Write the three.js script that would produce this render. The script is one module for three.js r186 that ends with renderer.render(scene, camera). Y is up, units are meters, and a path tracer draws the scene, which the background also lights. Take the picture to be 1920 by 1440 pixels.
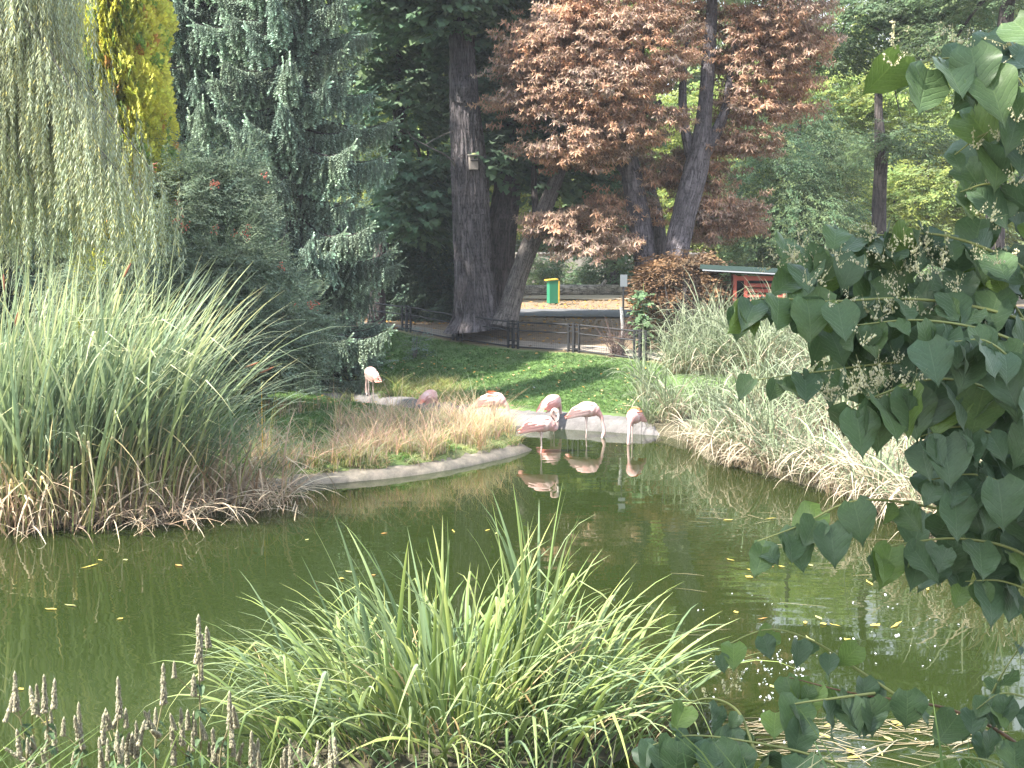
import * as THREE from 'three';
import { mergeGeometries } from 'three/addons/utils/BufferGeometryUtils.js';
import { ImprovedNoise } from 'three/addons/math/ImprovedNoise.js';

// ---------- camera, sky, sun, exposure ----------
const scene = new THREE.Scene();
const F = 2400, PITCH = Math.atan(272 / F), EYE = new THREE.Vector3(0, 3.5, 0);
const camera = new THREE.PerspectiveCamera(2 * Math.atan(720 / F) * 180 / Math.PI, 4 / 3, 0.1, 900);
camera.position.copy(EYE);
camera.rotation.set(-PITCH, 0, 0);
const renderer = new THREE.WebGLRenderer({ antialias: true });
renderer.toneMapping = THREE.LinearToneMapping;
renderer.toneMappingExposure = 3.6;
renderer.shadowMap.enabled = true;
const SKYLIGHT = 0.88, SUN = new THREE.Vector3(-0.55, 0.74, 0.3).normalize();
// a bright hazy sky, whiter towards the horizon and round the sun
{
  const w = 256, h = 128, d = new Float32Array(w * h * 4);
  for (let j = 0; j < h; j++) for (let i = 0; i < w; i++) {
    const up = ((j + 0.5) / h - 0.5) * Math.PI, az = ((i + 0.5) / w - 0.5) * 2 * Math.PI, y = Math.sin(up), x = Math.cos(az) * Math.cos(up), z = Math.sin(az) * Math.cos(up);
    const k = Math.pow(1 - Math.max(0, y), 1.6), g = Math.pow(Math.max(0, x * SUN.x + y * SUN.y + z * SUN.z), 6) * 0.7, o = (j * w + i) * 4;
    [[0.42, 0.86], [0.55, 0.88], [0.78, 0.92]].forEach(([a, b], c) => { d[o + c] = (a + (b - a) * k + g) * SKYLIGHT; }); d[o + 3] = 1;
  }
  const t = new THREE.DataTexture(d, w, h, THREE.RGBAFormat, THREE.FloatType); t.mapping = THREE.EquirectangularReflectionMapping; t.magFilter = THREE.LinearFilter; t.needsUpdate = true;
  scene.background = t; scene.environment = t;
}
const sun = new THREE.DirectionalLight(new THREE.Color(1, 0.95, 0.87), 5);
sun.name = 'sun';
sun.position.copy(SUN).multiplyScalar(60).add(new THREE.Vector3(0, 0, -22));
sun.target.position.set(0, 0, -22);
sun.castShadow = true; sun.shadow.radius = 3; sun.shadow.mapSize.set(4096, 4096);
Object.assign(sun.shadow.camera, { left: -45, right: 45, top: 45, bottom: -45, near: 1, far: 160 });
scene.add(sun, sun.target);

// ---------- helpers ----------
const V = (x, y, z) => new THREE.Vector3(x, y, z);
function rng(seed) { let a = seed >>> 0; return () => { a = (a + 0x6d2b79f5) | 0; let t = Math.imul(a ^ (a >>> 15), 1 | a); t = (t + Math.imul(t ^ (t >>> 7), 61 | t)) ^ t; return ((t ^ (t >>> 14)) >>> 0) / 4294967296; }; }
const per = new ImprovedNoise();
const nz = (x, y = 0, z = 0) => per.noise(x + 0.37, y + 0.71, z + 0.13);
const fbm = (x, y, z = 0) => nz(x, y, z) * 0.55 + nz(x * 2.1, y * 2.1, z * 2.1) * 0.3 + nz(x * 4.3, y * 4.3, z * 4.3) * 0.15;
const lerp = (a, b, t) => a + (b - a) * t, clamp = (x, a, b) => Math.min(b, Math.max(a, x));
const sstep = (a, b, x) => { const t = clamp((x - a) / (b - a), 0, 1); return t * t * (3 - 2 * t); };
const gauss = (r) => (r() + r() + r() + r() - 2) * 1.0;
// a point seen at a photograph pixel, at distance d in front of the camera (world z = -d)
function ray(px, py) {
  const a = (px - 960) / F, b = (720 - py) / F;
  return V(a, -Math.sin(PITCH) + b * Math.cos(PITCH), -Math.cos(PITCH) - b * Math.sin(PITCH));
}
function at(px, py, d) { const r = ray(px, py); return EYE.clone().addScaledVector(r, d / -r.z); }
function onPlane(px, py, y = 0) { const r = ray(px, py); return EYE.clone().addScaledVector(r, (y - EYE.y) / r.y); }

const taken = {};
function numbered(n) { const k = taken[n] = (taken[n] ?? -1) + 1; return k ? n + '_' + String(k).padStart(3, '0') : n; }
function tag(o, label, category, group, kind) {
  if (label) o.userData.label = label;
  if (category) o.userData.category = category;
  if (group) o.userData.group = group;
  if (kind) o.userData.kind = kind;
  return o;
}
function thing(name, label, category, pos = [0, 0, 0], turn = 0, group) {
  const o = new THREE.Group(); o.name = numbered(name);
  o.position.set(...(pos.isVector3 ? [pos.x, pos.y, pos.z] : pos)); o.rotation.y = turn; scene.add(o);
  return tag(o, label, category, group);
}
function part(name, geo, mat, parent) {
  const m = new THREE.Mesh(geo, mat); m.name = parent ? name : numbered(name); m.castShadow = m.receiveShadow = true;
  (parent || scene).add(m); return m;
}
function inst(name, geo, mat, list, parent, kind = 'stuff') {   // list: [Matrix4, Color]
  const m = new THREE.InstancedMesh(geo, mat, list.length); m.name = parent ? name : numbered(name); m.castShadow = m.receiveShadow = true;
  list.forEach(([x, c], i) => { m.setMatrixAt(i, x); if (c) m.setColorAt(i, c); });
  if (kind) m.userData.kind = kind;
  (parent || scene).add(m); return m;
}
const dummy = new THREE.Object3D();
function mat4(p, rx, ry, rz, s, order = 'YXZ') {
  dummy.position.copy(p); dummy.rotation.set(rx, ry, rz, order);
  if (typeof s === 'number') dummy.scale.setScalar(s); else dummy.scale.set(...s);
  dummy.updateMatrix(); return dummy.matrix.clone();
}
const RGB = (r, g, b) => new THREE.Color().setRGB(r, g, b);
const tint = (r, k = 0.2, w = 0) => { const v = 1 + (r() * 2 - 1) * k, h = (r() * 2 - 1) * w; return RGB(v * (1 + h), v, v * (1 - h)); };

// a growing list of triangles
class MB {
  constructor() { this.p = []; this.c = []; this.u = []; this.i = []; this.col = [1, 1, 1]; }
  v(x, y, z, u = 0, w = 0) { this.p.push(x, y, z); this.c.push(...this.col); this.u.push(u, w); return this.p.length / 3 - 1; }
  t(a, b, c) { this.i.push(a, b, c); }
  q(a, b, c, d) { this.i.push(a, b, c, a, c, d); }
  geo() {
    const g = new THREE.BufferGeometry();
    g.setAttribute('position', new THREE.Float32BufferAttribute(this.p, 3));
    g.setAttribute('color', new THREE.Float32BufferAttribute(this.c, 3));
    g.setAttribute('uv', new THREE.Float32BufferAttribute(this.u, 2));
    g.setIndex(this.i); g.computeVertexNormals(); return g;
  }
  // a ribbon leaf through points pts with half widths ws; side = sideways vector; fold = depth of the V across
  ribbon(pts, ws, side, fold = 0, cols) {
    let prev;
    for (let k = 0; k < pts.length; k++) {
      const p = pts[k], w = ws[k];
      if (cols) this.col = cols(k / (pts.length - 1));
      const tan = (pts[Math.min(k + 1, pts.length - 1)]).clone().sub(pts[Math.max(k - 1, 0)]).normalize();
      const s = side.clone().addScaledVector(tan, -side.dot(tan)).normalize(), n = s.clone().cross(tan);
      const v = k / (pts.length - 1), row = [];
      if (fold) {
        row.push(this.v(p.x - s.x * w, p.y - s.y * w, p.z - s.z * w, 0, v), this.v(p.x + n.x * fold * w, p.y + n.y * fold * w, p.z + n.z * fold * w, 0.5, v), this.v(p.x + s.x * w, p.y + s.y * w, p.z + s.z * w, 1, v));
      } else row.push(this.v(p.x - s.x * w, p.y - s.y * w, p.z - s.z * w, 0, v), this.v(p.x + s.x * w, p.y + s.y * w, p.z + s.z * w, 1, v));
      if (prev) for (let j = 0; j + 1 < row.length; j++) this.q(prev[j], prev[j + 1], row[j + 1], row[j]);
      prev = row;
    }
  }
  // a tapered tube through points, radii rs; wob(angle, k) scales the radius
  tube(pts, rs, seg = 8, wob, uvs = 1) {
    let prev, up = Math.abs(pts[1].clone().sub(pts[0]).normalize().y) > 0.9 ? V(1, 0, 0) : V(0, 1, 0), len = 0;
    for (let k = 0; k < pts.length; k++) {
      const tan = (pts[Math.min(k + 1, pts.length - 1)]).clone().sub(pts[Math.max(k - 1, 0)]).normalize();
      const a = up.clone().addScaledVector(tan, -up.dot(tan)).normalize(), b = tan.clone().cross(a); up = a;
      if (k) len += pts[k].distanceTo(pts[k - 1]);
      const row = [], r0 = typeof rs === 'number' ? rs : rs[k];
      for (let j = 0; j <= seg; j++) {
        const th = j / seg * Math.PI * 2, r = r0 * (wob ? wob(th, len, k) : 1), x = Math.cos(th) * r, y = Math.sin(th) * r;
        row.push(this.v(pts[k].x + a.x * x + b.x * y, pts[k].y + a.y * x + b.y * y, pts[k].z + a.z * x + b.z * y, j / seg * 6.283 * (typeof rs === 'number' ? rs : rs[0]) * uvs, len * uvs));
      }
      if (prev) for (let j = 0; j < seg; j++) this.q(prev[j], prev[j + 1], row[j + 1], row[j]);
      prev = row;
    }
    const e = pts[pts.length - 1], c = this.v(e.x, e.y, e.z), s0 = pts[0];
    for (let j = 0; j < seg; j++) this.t(prev[j], prev[j + 1], c);
  }
  box(x0, x1, y0, y1, z0, z1) {
    const P = (a, b, c, d) => { const k = [a, b, c, d].map((q, n) => this.v(...q, n === 1 || n === 2 ? 1 : 0, n > 1 ? 1 : 0)); this.q(...k); };
    P([x0, y0, z1], [x1, y0, z1], [x1, y1, z1], [x0, y1, z1]); P([x1, y0, z0], [x0, y0, z0], [x0, y1, z0], [x1, y1, z0]);
    P([x0, y0, z0], [x0, y0, z1], [x0, y1, z1], [x0, y1, z0]); P([x1, y0, z1], [x1, y0, z0], [x1, y1, z0], [x1, y1, z1]);
    P([x0, y1, z1], [x1, y1, z1], [x1, y1, z0], [x0, y1, z0]); P([x0, y0, z0], [x1, y0, z0], [x1, y0, z1], [x0, y0, z1]);
  }
}
const smooth = (pts, n) => new THREE.CatmullRomCurve3(pts, false, 'centripetal').getPoints(n);
const boxGeo = (...a) => { const m = new MB(); m.box(...a); return m.geo(); };
const tubeGeo = (pts, rs, seg, wob) => { const m = new MB(); m.tube(pts, rs, seg, wob); return m.geo(); };

// textures
function tv(seed, n) { const r = rng(seed), a = new Float32Array(n * n).map(() => r()); return (u, v) => { u = ((u % 1) + 1) % 1 * n; v = ((v % 1) + 1) % 1 * n; const x = Math.floor(u), y = Math.floor(v), s = u - x, t = v - y, S = s * s * (3 - 2 * s), T = t * t * (3 - 2 * t), g = (i, j) => a[(j % n) * n + (i % n)]; return lerp(lerp(g(x, y), g(x + 1, y), S), lerp(g(x, y + 1), g(x + 1, y + 1), S), T); }; }
function tex(w, h, fn, srgb = false, rep = [1, 1]) {
  const d = new Uint8Array(w * h * 4);
  for (let j = 0; j < h; j++) for (let i = 0; i < w; i++) { const c = fn(i / w, j / h), o = (j * w + i) * 4; for (let k = 0; k < 3; k++) d[o + k] = clamp((Array.isArray(c) ? c[k] : c) * 255, 0, 255); d[o + 3] = 255; }
  const t = new THREE.DataTexture(d, w, h); t.wrapS = t.wrapT = THREE.RepeatWrapping; t.magFilter = THREE.LinearFilter; t.minFilter = THREE.LinearMipmapLinearFilter; t.generateMipmaps = true;
  if (srgb) t.colorSpace = THREE.SRGBColorSpace;
  t.repeat.set(...rep); t.needsUpdate = true; return t;
}
const n8 = tv(1, 8), n16 = tv(2, 16), n32 = tv(3, 32), n64 = tv(4, 64), n128 = tv(5, 128);
const grainTex = tex(512, 512, (u, v) => { const k = 0.28 * n16(u, v) + 0.26 * n64(u, v) + 0.26 * n128(u, v) + 0.2 * n128(u * 2 + 0.3, v * 2) ; return 0.45 + 0.55 * k * 1.15; });
const barkTex = tex(512, 512, (u, v) => { const w = n8(u, v * 0.5 + 0.1) * 0.08, a = n32(u + w, v * 0.28), b = n64(u + w, v * 0.45), c = n128(u, v); const ridge = Math.abs(a - 0.5) * 2 * 0.6 + Math.abs(b - 0.5) * 2 * 0.4; const k = clamp(0.14 + ridge * 1.15 + (c - 0.5) * 0.35, 0, 1); return k; });
const fineTex = tex(256, 256, (u, v) => 0.6 * n64(u, v) + 0.4 * n128(u, v));

// materials
function leafMat(r, g, b, t = 0.35, coat = 0, extra = {}) {
  return new THREE.MeshPhysicalMaterial({ color: RGB(r, g, b), vertexColors: true, side: THREE.DoubleSide, roughness: 1, transmission: t, thickness: 0, ior: 1.4, specularIntensity: 0.4, clearcoat: coat, clearcoatRoughness: 0.42, ...extra });
}
const barkMat = (r, g, b, bump = 0.03, rep = 1) => {
  const t = barkTex.clone(); t.repeat.set(rep * 0.6, rep * 0.35); t.needsUpdate = true;
  return new THREE.MeshStandardMaterial({ color: RGB(r, g, b), map: t, bumpMap: t, bumpScale: bump, roughness: 0.95 });
};
const plain = (r, g, b, rough = 0.85, extra = {}) => new THREE.MeshStandardMaterial({ color: RGB(r, g, b), roughness: rough, side: THREE.DoubleSide, ...extra });

// ---------- the lie of the land ----------
const shore = [
  [-900, 985], [-300, 985], [0, 972], [250, 972], [380, 935], [470, 915], [600, 906], [720, 896], [800, 886], [900, 867], [960, 853], [992, 843], [975, 828], [945, 815],
  [900, 803], [800, 785], [690, 772], [640, 764], [650, 757], [720, 766], [800, 778], [950, 796], [1100, 806], [1240, 816], [1300, 832], [1330, 862], [1480, 902], [1580, 928], [1650, 962], [1730, 1008], [1850, 1050], [2150, 1090], [2700, 1150],
].map(([x, y]) => { const p = onPlane(x, y); return [p.x, p.z]; });
const poly = [...shore, [12, -6.8], [4, -7.4], [0, -7.2], [-4, -7.5], [-12, -6.9]];
function pondDist(x, z) {            // metres to the shore, below zero in the pond
  let d = 1e9, inside = false;
  for (let i = 0, j = poly.length - 1; i < poly.length; j = i++) {
    const [ax, az] = poly[j], [bx, bz] = poly[i], ex = bx - ax, ez = bz - az, t = clamp(((x - ax) * ex + (z - az) * ez) / (ex * ex + ez * ez), 0, 1);
    d = Math.min(d, Math.hypot(x - ax - ex * t, z - az - ez * t));
    if ((az > z) !== (bz > z) && x < (bx - ax) * (z - az) / (bz - az) + ax) inside = !inside;
  }
  return inside ? -d : d;
}
function groundY(x, z) {
  const d = pondDist(x, z);
  if (d < 0) return Math.max(-0.5, d * 0.9) - 0.06;
  const near = sstep(-10.5, -8, z);
  const far = 0.2 + 0.06 * sstep(0, 0.6, d) + 0.94 * sstep(0.5, 7.5, d) + 0.25 * sstep(12, 60, d) + fbm(x * 0.5, z * 0.5) * 0.06 * sstep(0.3, 2, d);
  const bank = Math.min(1.9, 0.05 + d * 0.46) + fbm(x * 0.8, z * 0.8) * 0.08;
  return lerp(far, bank, near) - 0.12 * (1 - sstep(0, 0.25, d));
}
function G(px, py) {                 // where the line of sight through a pixel meets the ground
  const r = ray(px, py); let t = 4;
  for (let k = 0; k < 4000; k++) { const p = EYE.clone().addScaledVector(r, t); if (p.y <= Math.max(groundY(p.x, p.z), 0)) return p; t += 0.03; }
  return EYE.clone().addScaledVector(r, t);
}
const onGround = (x, z) => V(x, groundY(x, z), z);
function axis(a, b, fine, ends) { const o = []; for (let k = ends.length - 1; k >= 0; k--) o.push(a - ends[k]); for (let x = a; x <= b + 1e-6; x += fine) o.push(x); for (const e of ends) o.push(b + e); return o; }
{
  const ends = [0.8, 2, 4, 7, 12, 20, 40, 90, 200, 400];
  const xs = axis(-14, 14, 0.22, ends), zs = axis(-44, -1, 0.22, ends);
  const m = new MB(), W = xs.length, H = zs.length;
  for (let j = 0; j < H; j++) for (let i = 0; i < W; i++) {
    const x = xs[i], z = zs[j], d = pondDist(x, z), y = groundY(x, z);
    const n = fbm(x * 0.7, z * 0.7), n2 = fbm(x * 2.3 + 9, z * 2.3);
    const lawn = [0.075, 0.13, 0.03], litter = [0.17, 0.125, 0.08], mud = [0.07, 0.06, 0.035], dry = [0.2, 0.19, 0.075];
    const fz = fenceZ(x);
    let c = lawn.map((v) => v * (1 + n * 0.5 + n2 * 0.5));
    const mix = (o, t) => { t = clamp(t, 0, 1); c = c.map((v, k) => lerp(v, o[k] * (1 + n2 * 0.5), t)); };
    mix(litter, sstep(fz + 0.25, fz - 0.25, z + n2 * 0.3));                        // under the trees, beyond the fence
    mix(litter, sstep(3.3, 4.4, x + n * 1.2) * sstep(-26, -27.5, z));
    if (z > -23 && z < -10 && x < 0.4) mix(dry, (0.5 + n * 1.2) * sstep(2.2, 0.4, d));
    mix([0.09, 0.075, 0.045], sstep(-10, -9, z));
    if (x > 1.2 && z > -24) mix(mud, sstep(1.5, 2.6, x));
    if (d < 0.02) mix(mud, 1);
    m.col = c;
    m.v(x, y, z, x / 1.3, z / 1.3);
  }
  for (let j = 0; j + 1 < H; j++) for (let i = 0; i + 1 < W; i++) { const a = j * W + i; m.q(a, a + W, a + W + 1, a + 1); }
  const g = part('ground', m.geo(), new THREE.MeshStandardMaterial({ vertexColors: true, map: grainTex, bumpMap: grainTex, bumpScale: 0.04, roughness: 1, color: RGB(1.7, 1.7, 1.7) }));
  tag(g, null, null, null, 'structure');
}
function fenceZ(x) { const t = (x + 2.9) / 4.3; return lerp(-33.2, -29.2, t); }
// water
{
  const S = 2048, L = 30, m = new MB();
  const a = m.v(-60, 0, 5, -60 / L, 5 / L), b = m.v(60, 0, 5, 60 / L, 5 / L), c = m.v(60, 0, -40, 60 / L, -40 / L), d = m.v(-60, 0, -40, -60 / L, -40 / L);
  m.q(a, b, c, d);
  const A = tv(21, 70), B = tv(22, 150), C = tv(23, 12), D = tv(24, 300);
  const rip = tex(S, S, (u, v) => {
    const amp = 0.12 + 0.88 * sstep(0.35, 0.75, C(u, v));
    const k = (A(u * 0.8 + 0.2, v * 2) - 0.5) * 0.5 + (B(u * 0.9, v * 2.2) - 0.5) * 0.33 * amp + (D(u * 1, v * 1.9) - 0.5) * 0.16 * amp;
    return 0.5 + k * 0.9;
  });
  const w = part('pond_water', m.geo(), new THREE.MeshPhysicalMaterial({ color: RGB(0.018, 0.027, 0.006), roughness: 0.02, ior: 1.4, bumpMap: rip, bumpScale: 0.003, side: THREE.DoubleSide }));
  tag(w, null, null, null, 'structure');
}
// ---------- stone rims of the pond ----------
function rim(name, label, from, to, w, h, out, col) {
  const line = shore.slice(from, to + 1).map(([x, z]) => V(x, 0, z)), pts = smooth(line, Math.round(line.length * 14)), m = new MB();
  const prof = [[-0.16, -0.3], [-0.1, -0.02], [-0.04, h * 0.55], [0.03, h * 0.9], [0.1, h], [w * 0.5, h + 0.01], [w * 0.85, h + 0.02], [w, h - 0.02], [w + 0.02, h - 0.25]];
  let prev;
  pts.forEach((p, k) => {
    const t = pts[Math.min(k + 1, pts.length - 1)].clone().sub(pts[Math.max(0, k - 1)]).normalize(), n = V(t.z * out, 0, -t.x * out);
    const end = Math.min(1, k / 5 + 0.25, (pts.length - 1 - k) / 5 + 0.25);
    const row = prof.map(([a, b], j) => { const q = fbm(p.x * 2.5 + j * 0.6, p.z * 2.5, j * 0.3); const x = p.x + n.x * a * (1 + q * 0.22), z = p.z + n.z * a * (1 + q * 0.22); m.col = [1, 1, 1].map((v, c) => v * (1 + fbm(p.x * 1.7 + j, p.z * 1.7) * 0.6 + fbm(p.x * 6 + j * 2, p.z * 6) * 0.7 * (c === 1 ? 0.9 : 1))); return m.v(x, (b + q * 0.05) * (b > 0 ? end : 1), z, k * 0.12, j * 0.15); });
    if (prev) for (let j = 0; j + 1 < row.length; j++) m.q(prev[j], row[j], row[j + 1], prev[j + 1]);
    prev = row;
  });
  const o = part(name, m.geo(), new THREE.MeshStandardMaterial({ vertexColors: true, color: RGB(...col), map: grainTex, bumpMap: grainTex, bumpScale: 0.02, roughness: 0.9, side: THREE.DoubleSide }));
  return tag(o, label, 'kerb');
}
rim('stone_kerb', 'pale rounded kerb along the near edge of the grassy spit', 4, 11, 0.26, 0.12, 1, [0.27, 0.23, 0.175]);
rim('stone_kerb', 'grey weathered kerb along the far bank behind the wading flamingos', 17, 23, 0.5, 0.22, 1, [0.19, 0.175, 0.165]);

// ---------- fence ----------
const iron = plain(0.016, 0.016, 0.018, 0.6);
{
  const A = onGround(at(762, 600, 33.2).x, -33.2), B = onGround(at(1076, 600, 29.2).x, -29.2), dir = B.clone().sub(A).setY(0), step = dir.length() / 3, u = dir.clone().normalize(), turn = Math.atan2(-u.z, u.x);
  const f = thing('park_fence', 'low black iron fence of ladder posts and wire panels behind the lawn', 'fence', A, turn);
  const Y = (s) => { const p = A.clone().addScaledVector(u, s); return groundY(p.x, p.z) - A.y - 0.02; };
  const up = boxGeo(-0.023, 0.023, 0, 0.68, -0.02, 0.02), rung = boxGeo(-0.16, 0.16, -0.015, 0.015, -0.016, 0.016);
  for (let k = -2; k <= 4; k++) {
    const y = Y(k * step), post = part('post', boxGeo(-0.03, 0.03, 0, 0.7, -0.028, 0.028), iron, f); post.position.set(k * step, y, 0);
    for (const s of [-0.16, 0.16]) { const q = part('upright', up, iron, post); q.position.x = s; }
    for (const h of [0.1, 0.2, 0.5, 0.6, 0.665]) { const q = part('rung', rung, iron, post); q.position.y = h; }
    if (k === 4) break;
    const y2 = Y((k + 1) * step), a = V(k * step + 0.16, y, 0), b = V((k + 1) * step - 0.16, y2, 0);
    for (const [h, r] of [[0.65, 0.02], [0.45, 0.017], [0.06, 0.018]]) part('rail', tubeGeo([a.clone().setY(y + h), b.clone().setY(y2 + h)], [r, r], 6), iron, f);
    const m = new MB();                                       // thin wire netting
    for (let i = 1; i < 24; i++) { const x = lerp(a.x, b.x, i / 24), yy = lerp(y, y2, i / 24); m.tube([V(x, yy + 0.06, 0), V(x, yy + 0.64, 0)], 0.0016, 3); }
    for (let i = 1; i < 10; i++) { const h = 0.06 + i * 0.058; m.tube([a.clone().setY(y + h), b.clone().setY(y2 + h)], 0.0016, 3); }
    tag(part('wire_netting', m.geo(), iron, f), null, null, null, 'stuff');
  }
  // the pale strip of paving behind it
  const m = new MB(); let prev;
  for (let k = 0; k <= 60; k++) { const p = A.clone().addScaledVector(u, lerp(-5, 9, k / 60)), n = V(u.z, 0, -u.x), row = [0.12, 0.3, 0.62].map((w) => { const q = p.clone().addScaledVector(n, w + nz(k * 0.4, w) * 0.05); return m.v(q.x, groundY(q.x, q.z) + 0.03, q.z, k * 0.2, w); }); if (prev) for (let j = 0; j < 2; j++) m.q(prev[j], row[j], row[j + 1], prev[j + 1]); prev = row; }
  tag(part('paving_strip', m.geo(), new THREE.MeshStandardMaterial({ color: RGB(0.36, 0.31, 0.25), map: grainTex, bumpMap: grainTex, bumpScale: 0.01, roughness: 0.95, side: THREE.DoubleSide, vertexColors: true })), null, null, null, 'structure');
}
// asphalt path far behind the fence
function strip(name, z0, z1, x0, x1, col, lift) {
  const m = new MB(), N = 40; let prev;
  for (let k = 0; k <= N; k++) { const x = lerp(x0, x1, k / N), zz = 0.6 * Math.sin(x * 0.2), row = []; for (let j = 0; j <= 6; j++) { const z = lerp(z0, z1, j / 6) + zz; row.push(m.v(x, groundY(x, z) + lift, z, x / 2, z / 2)); } if (prev) for (let j = 0; j < 6; j++) m.q(prev[j], row[j], row[j + 1], prev[j + 1]); prev = row; }
  return tag(part(name, m.geo(), new THREE.MeshStandardMaterial({ color: RGB(...col), map: grainTex, roughness: 0.95, side: THREE.DoubleSide, vertexColors: true })), null, null, null, 'structure');
}
strip('asphalt_path', -41.5, -37.6, -30, 40, [0.16, 0.16, 0.165], 0.05);
strip('gravel_path', -56, -48, -30, 40, [0.42, 0.34, 0.25], 0.05);

// ---------- leaf sprays ----------
// a twig along +x carrying n kite leaves
function spray(seed, { n = 13, len = 0.5, leaf = 0.11, wide = 0.62, droop = 0.35, spread = 0.9, curl = 0 }) {
  const r = rng(seed), m = new MB();
  for (let k = 0; k < n; k++) {
    const t = (k + 0.6) / n, side = k % 2 ? 1 : -1, o = V(t * len, -droop * t * t * len * 0.6 + gauss(r) * 0.03, side * 0.02 + gauss(r) * 0.04);
    const a = side * (0.4 + r() * spread) * (1 - t * 0.5), L = leaf * (0.7 + r() * 0.55), dir = V(Math.cos(a), -0.15 - droop * (0.4 + r()), Math.sin(a)).normalize();
    const s = dir.clone().cross(V(gauss(r) * 0.5, 1, gauss(r) * 0.5)).normalize(), nrm = s.clone().cross(dir).normalize(), w = L * wide * 0.5;
    const v = 0.8 + r() * 0.4; m.col = [v * (0.95 + r() * 0.1), v, v * (0.9 + r() * 0.2)];
    const P = (f, g, h) => m.v(o.x + dir.x * L * f + s.x * w * g + nrm.x * h * L, o.y + dir.y * L * f + s.y * w * g + nrm.y * h * L, o.z + dir.z * L * f + s.z * w * g + nrm.z * h * L);
    const b = P(0, 0, 0), l = P(0.42, -1, 0.12 + curl * 0.2), c = P(0.5, 0, 0), rr = P(0.42, 1, 0.12 + curl * 0.2), tip = P(1, 0, -0.12 + curl);
    m.t(b, c, l); m.t(b, rr, c); m.t(l, c, tip); m.t(c, rr, tip);
  }
  return m.geo();
}
// palmate leaves of long drooping, curling leaflets
function palmate(seed, curl, n = 3) {
  const r = rng(seed), m = new MB();
  for (let k = 0; k < n; k++) {
    const o = V(0.12 + k * 0.14, gauss(r) * 0.05, gauss(r) * 0.14), ya = gauss(r) * 2;
    const q = 5 + (r() * 2 | 0);
    for (let j = 0; j < q; j++) {
      const a = ya + (j / (q - 1) - 0.5) * 3.6, L = 0.075 + r() * 0.085, dx = Math.cos(a), dz = Math.sin(a), pts = [], ws = [], dr = 0.05 + r() * 0.9, cu = curl * (r() * 1.6 - 0.45);
      for (let i = 0; i <= 3; i++) { const t = i / 3; pts.push(V(o.x + dx * L * t * (1 - cu * 0.25 * t), o.y - dr * L * t + cu * L * t * t, o.z + dz * L * t * (1 - cu * 0.25 * t))); ws.push(L * 0.15 * [0.15, 0.8, 1, 0.05][i]); }
      const v = 0.65 + r() * 0.7; m.col = [v, v * (0.9 + r() * 0.2), v * (0.85 + r() * 0.3)];
      m.ribbon(pts, ws, V(-dz, 0.5 * gauss(r), dx), 0.35);
    }
  }
  return m.geo();
}
// fill ellipsoids with clumps of sprays; returns [matrix, colour] list
function crown(seed, blobs, { size = 1, clump = 9, spreadR = 0.42, shell = 0.55, tilt = 0.4, vary = 0.22, warm = 0.1, flat = 0, cut, dens = 2.2 }) {
  const r = rng(seed), out = [];
  for (const b of blobs) {
    const [cx, cy, cz, rx, ry, rz, n] = b;
    for (let k = 0; k < n * dens / clump; k++) {
      let x, y, z; do { x = r() * 2 - 1; y = r() * 2 - 1; z = r() * 2 - 1; } while (x * x + y * y + z * z > 1);
      const l = Math.hypot(x, y, z) || 1, t = Math.max(l, shell + r() * (1 - shell)) / l, lump = 1 + 0.28 * nz(x * 2.2 / l + cx, y * 2.2 / l + cy, z * 2.2 / l + cz);
      const c = V(cx + x * t * rx * lump, cy + y * t * ry * lump, cz + z * t * rz * lump), base = tint(r, vary, warm);
      for (let j = 0; j < clump; j++) {
        const p = V(c.x + gauss(r) * spreadR, c.y + gauss(r) * spreadR * (flat ? 0.32 : 0.75), c.z + gauss(r) * spreadR);
        if (cut && !cut(p)) continue;
        const yaw = Math.atan2(-(p.z - cz), p.x - cx) + gauss(r) * 0.9, e = tint(r, 0.12, 0.04).multiply(base);
        out.push([mat4(p, gauss(r) * 0.3, yaw, (flat ? 0 : 0.1) + gauss(r) * tilt, size * (0.6 + r() * 0.75)), e]);
      }
    }
  }
  return out;
}
// a trunk or limb: pixel path [px, py, depth, radius]
function limbPts(path, n = 40) {
  const pts = path.map(([x, y, d]) => at(x, y, d)), c = new THREE.CatmullRomCurve3(pts, false, 'centripetal'), P = [], R = [];
  for (let k = 0; k <= n; k++) { const t = k / n, f = t * (path.length - 1), i = Math.min(path.length - 2, Math.floor(f)); P.push(c.getPoint(t)); R.push(lerp(path[i][3], path[i + 1][3], f - i)); }
  return [P, R];
}
function limb(name, path, mat, parent, seg = 12, n = 40, groove = 0, seed = 0) {
  const [P, R] = limbPts(path, n), o = parent.position, m = new MB();
  P.forEach((p) => p.sub(o));
  m.tube(P, R, seg, groove ? (th, len) => { const w = nz(Math.cos(th) * 1.5 + seed, len * 0.5, Math.sin(th) * 1.5) * 0.8; const g = Math.abs(nz(Math.cos(th + w * 0.3) * 7 + seed, len * 1.1, Math.sin(th + w * 0.3) * 7)); return 1 + groove * (0.9 - g * 3.2) + w * 0.08; } : (th, len) => 1 + 0.1 * nz(Math.cos(th) * 2 + seed, len * 1.5, Math.sin(th) * 2));
  return part(name, m.geo(), mat, parent);
}
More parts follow.
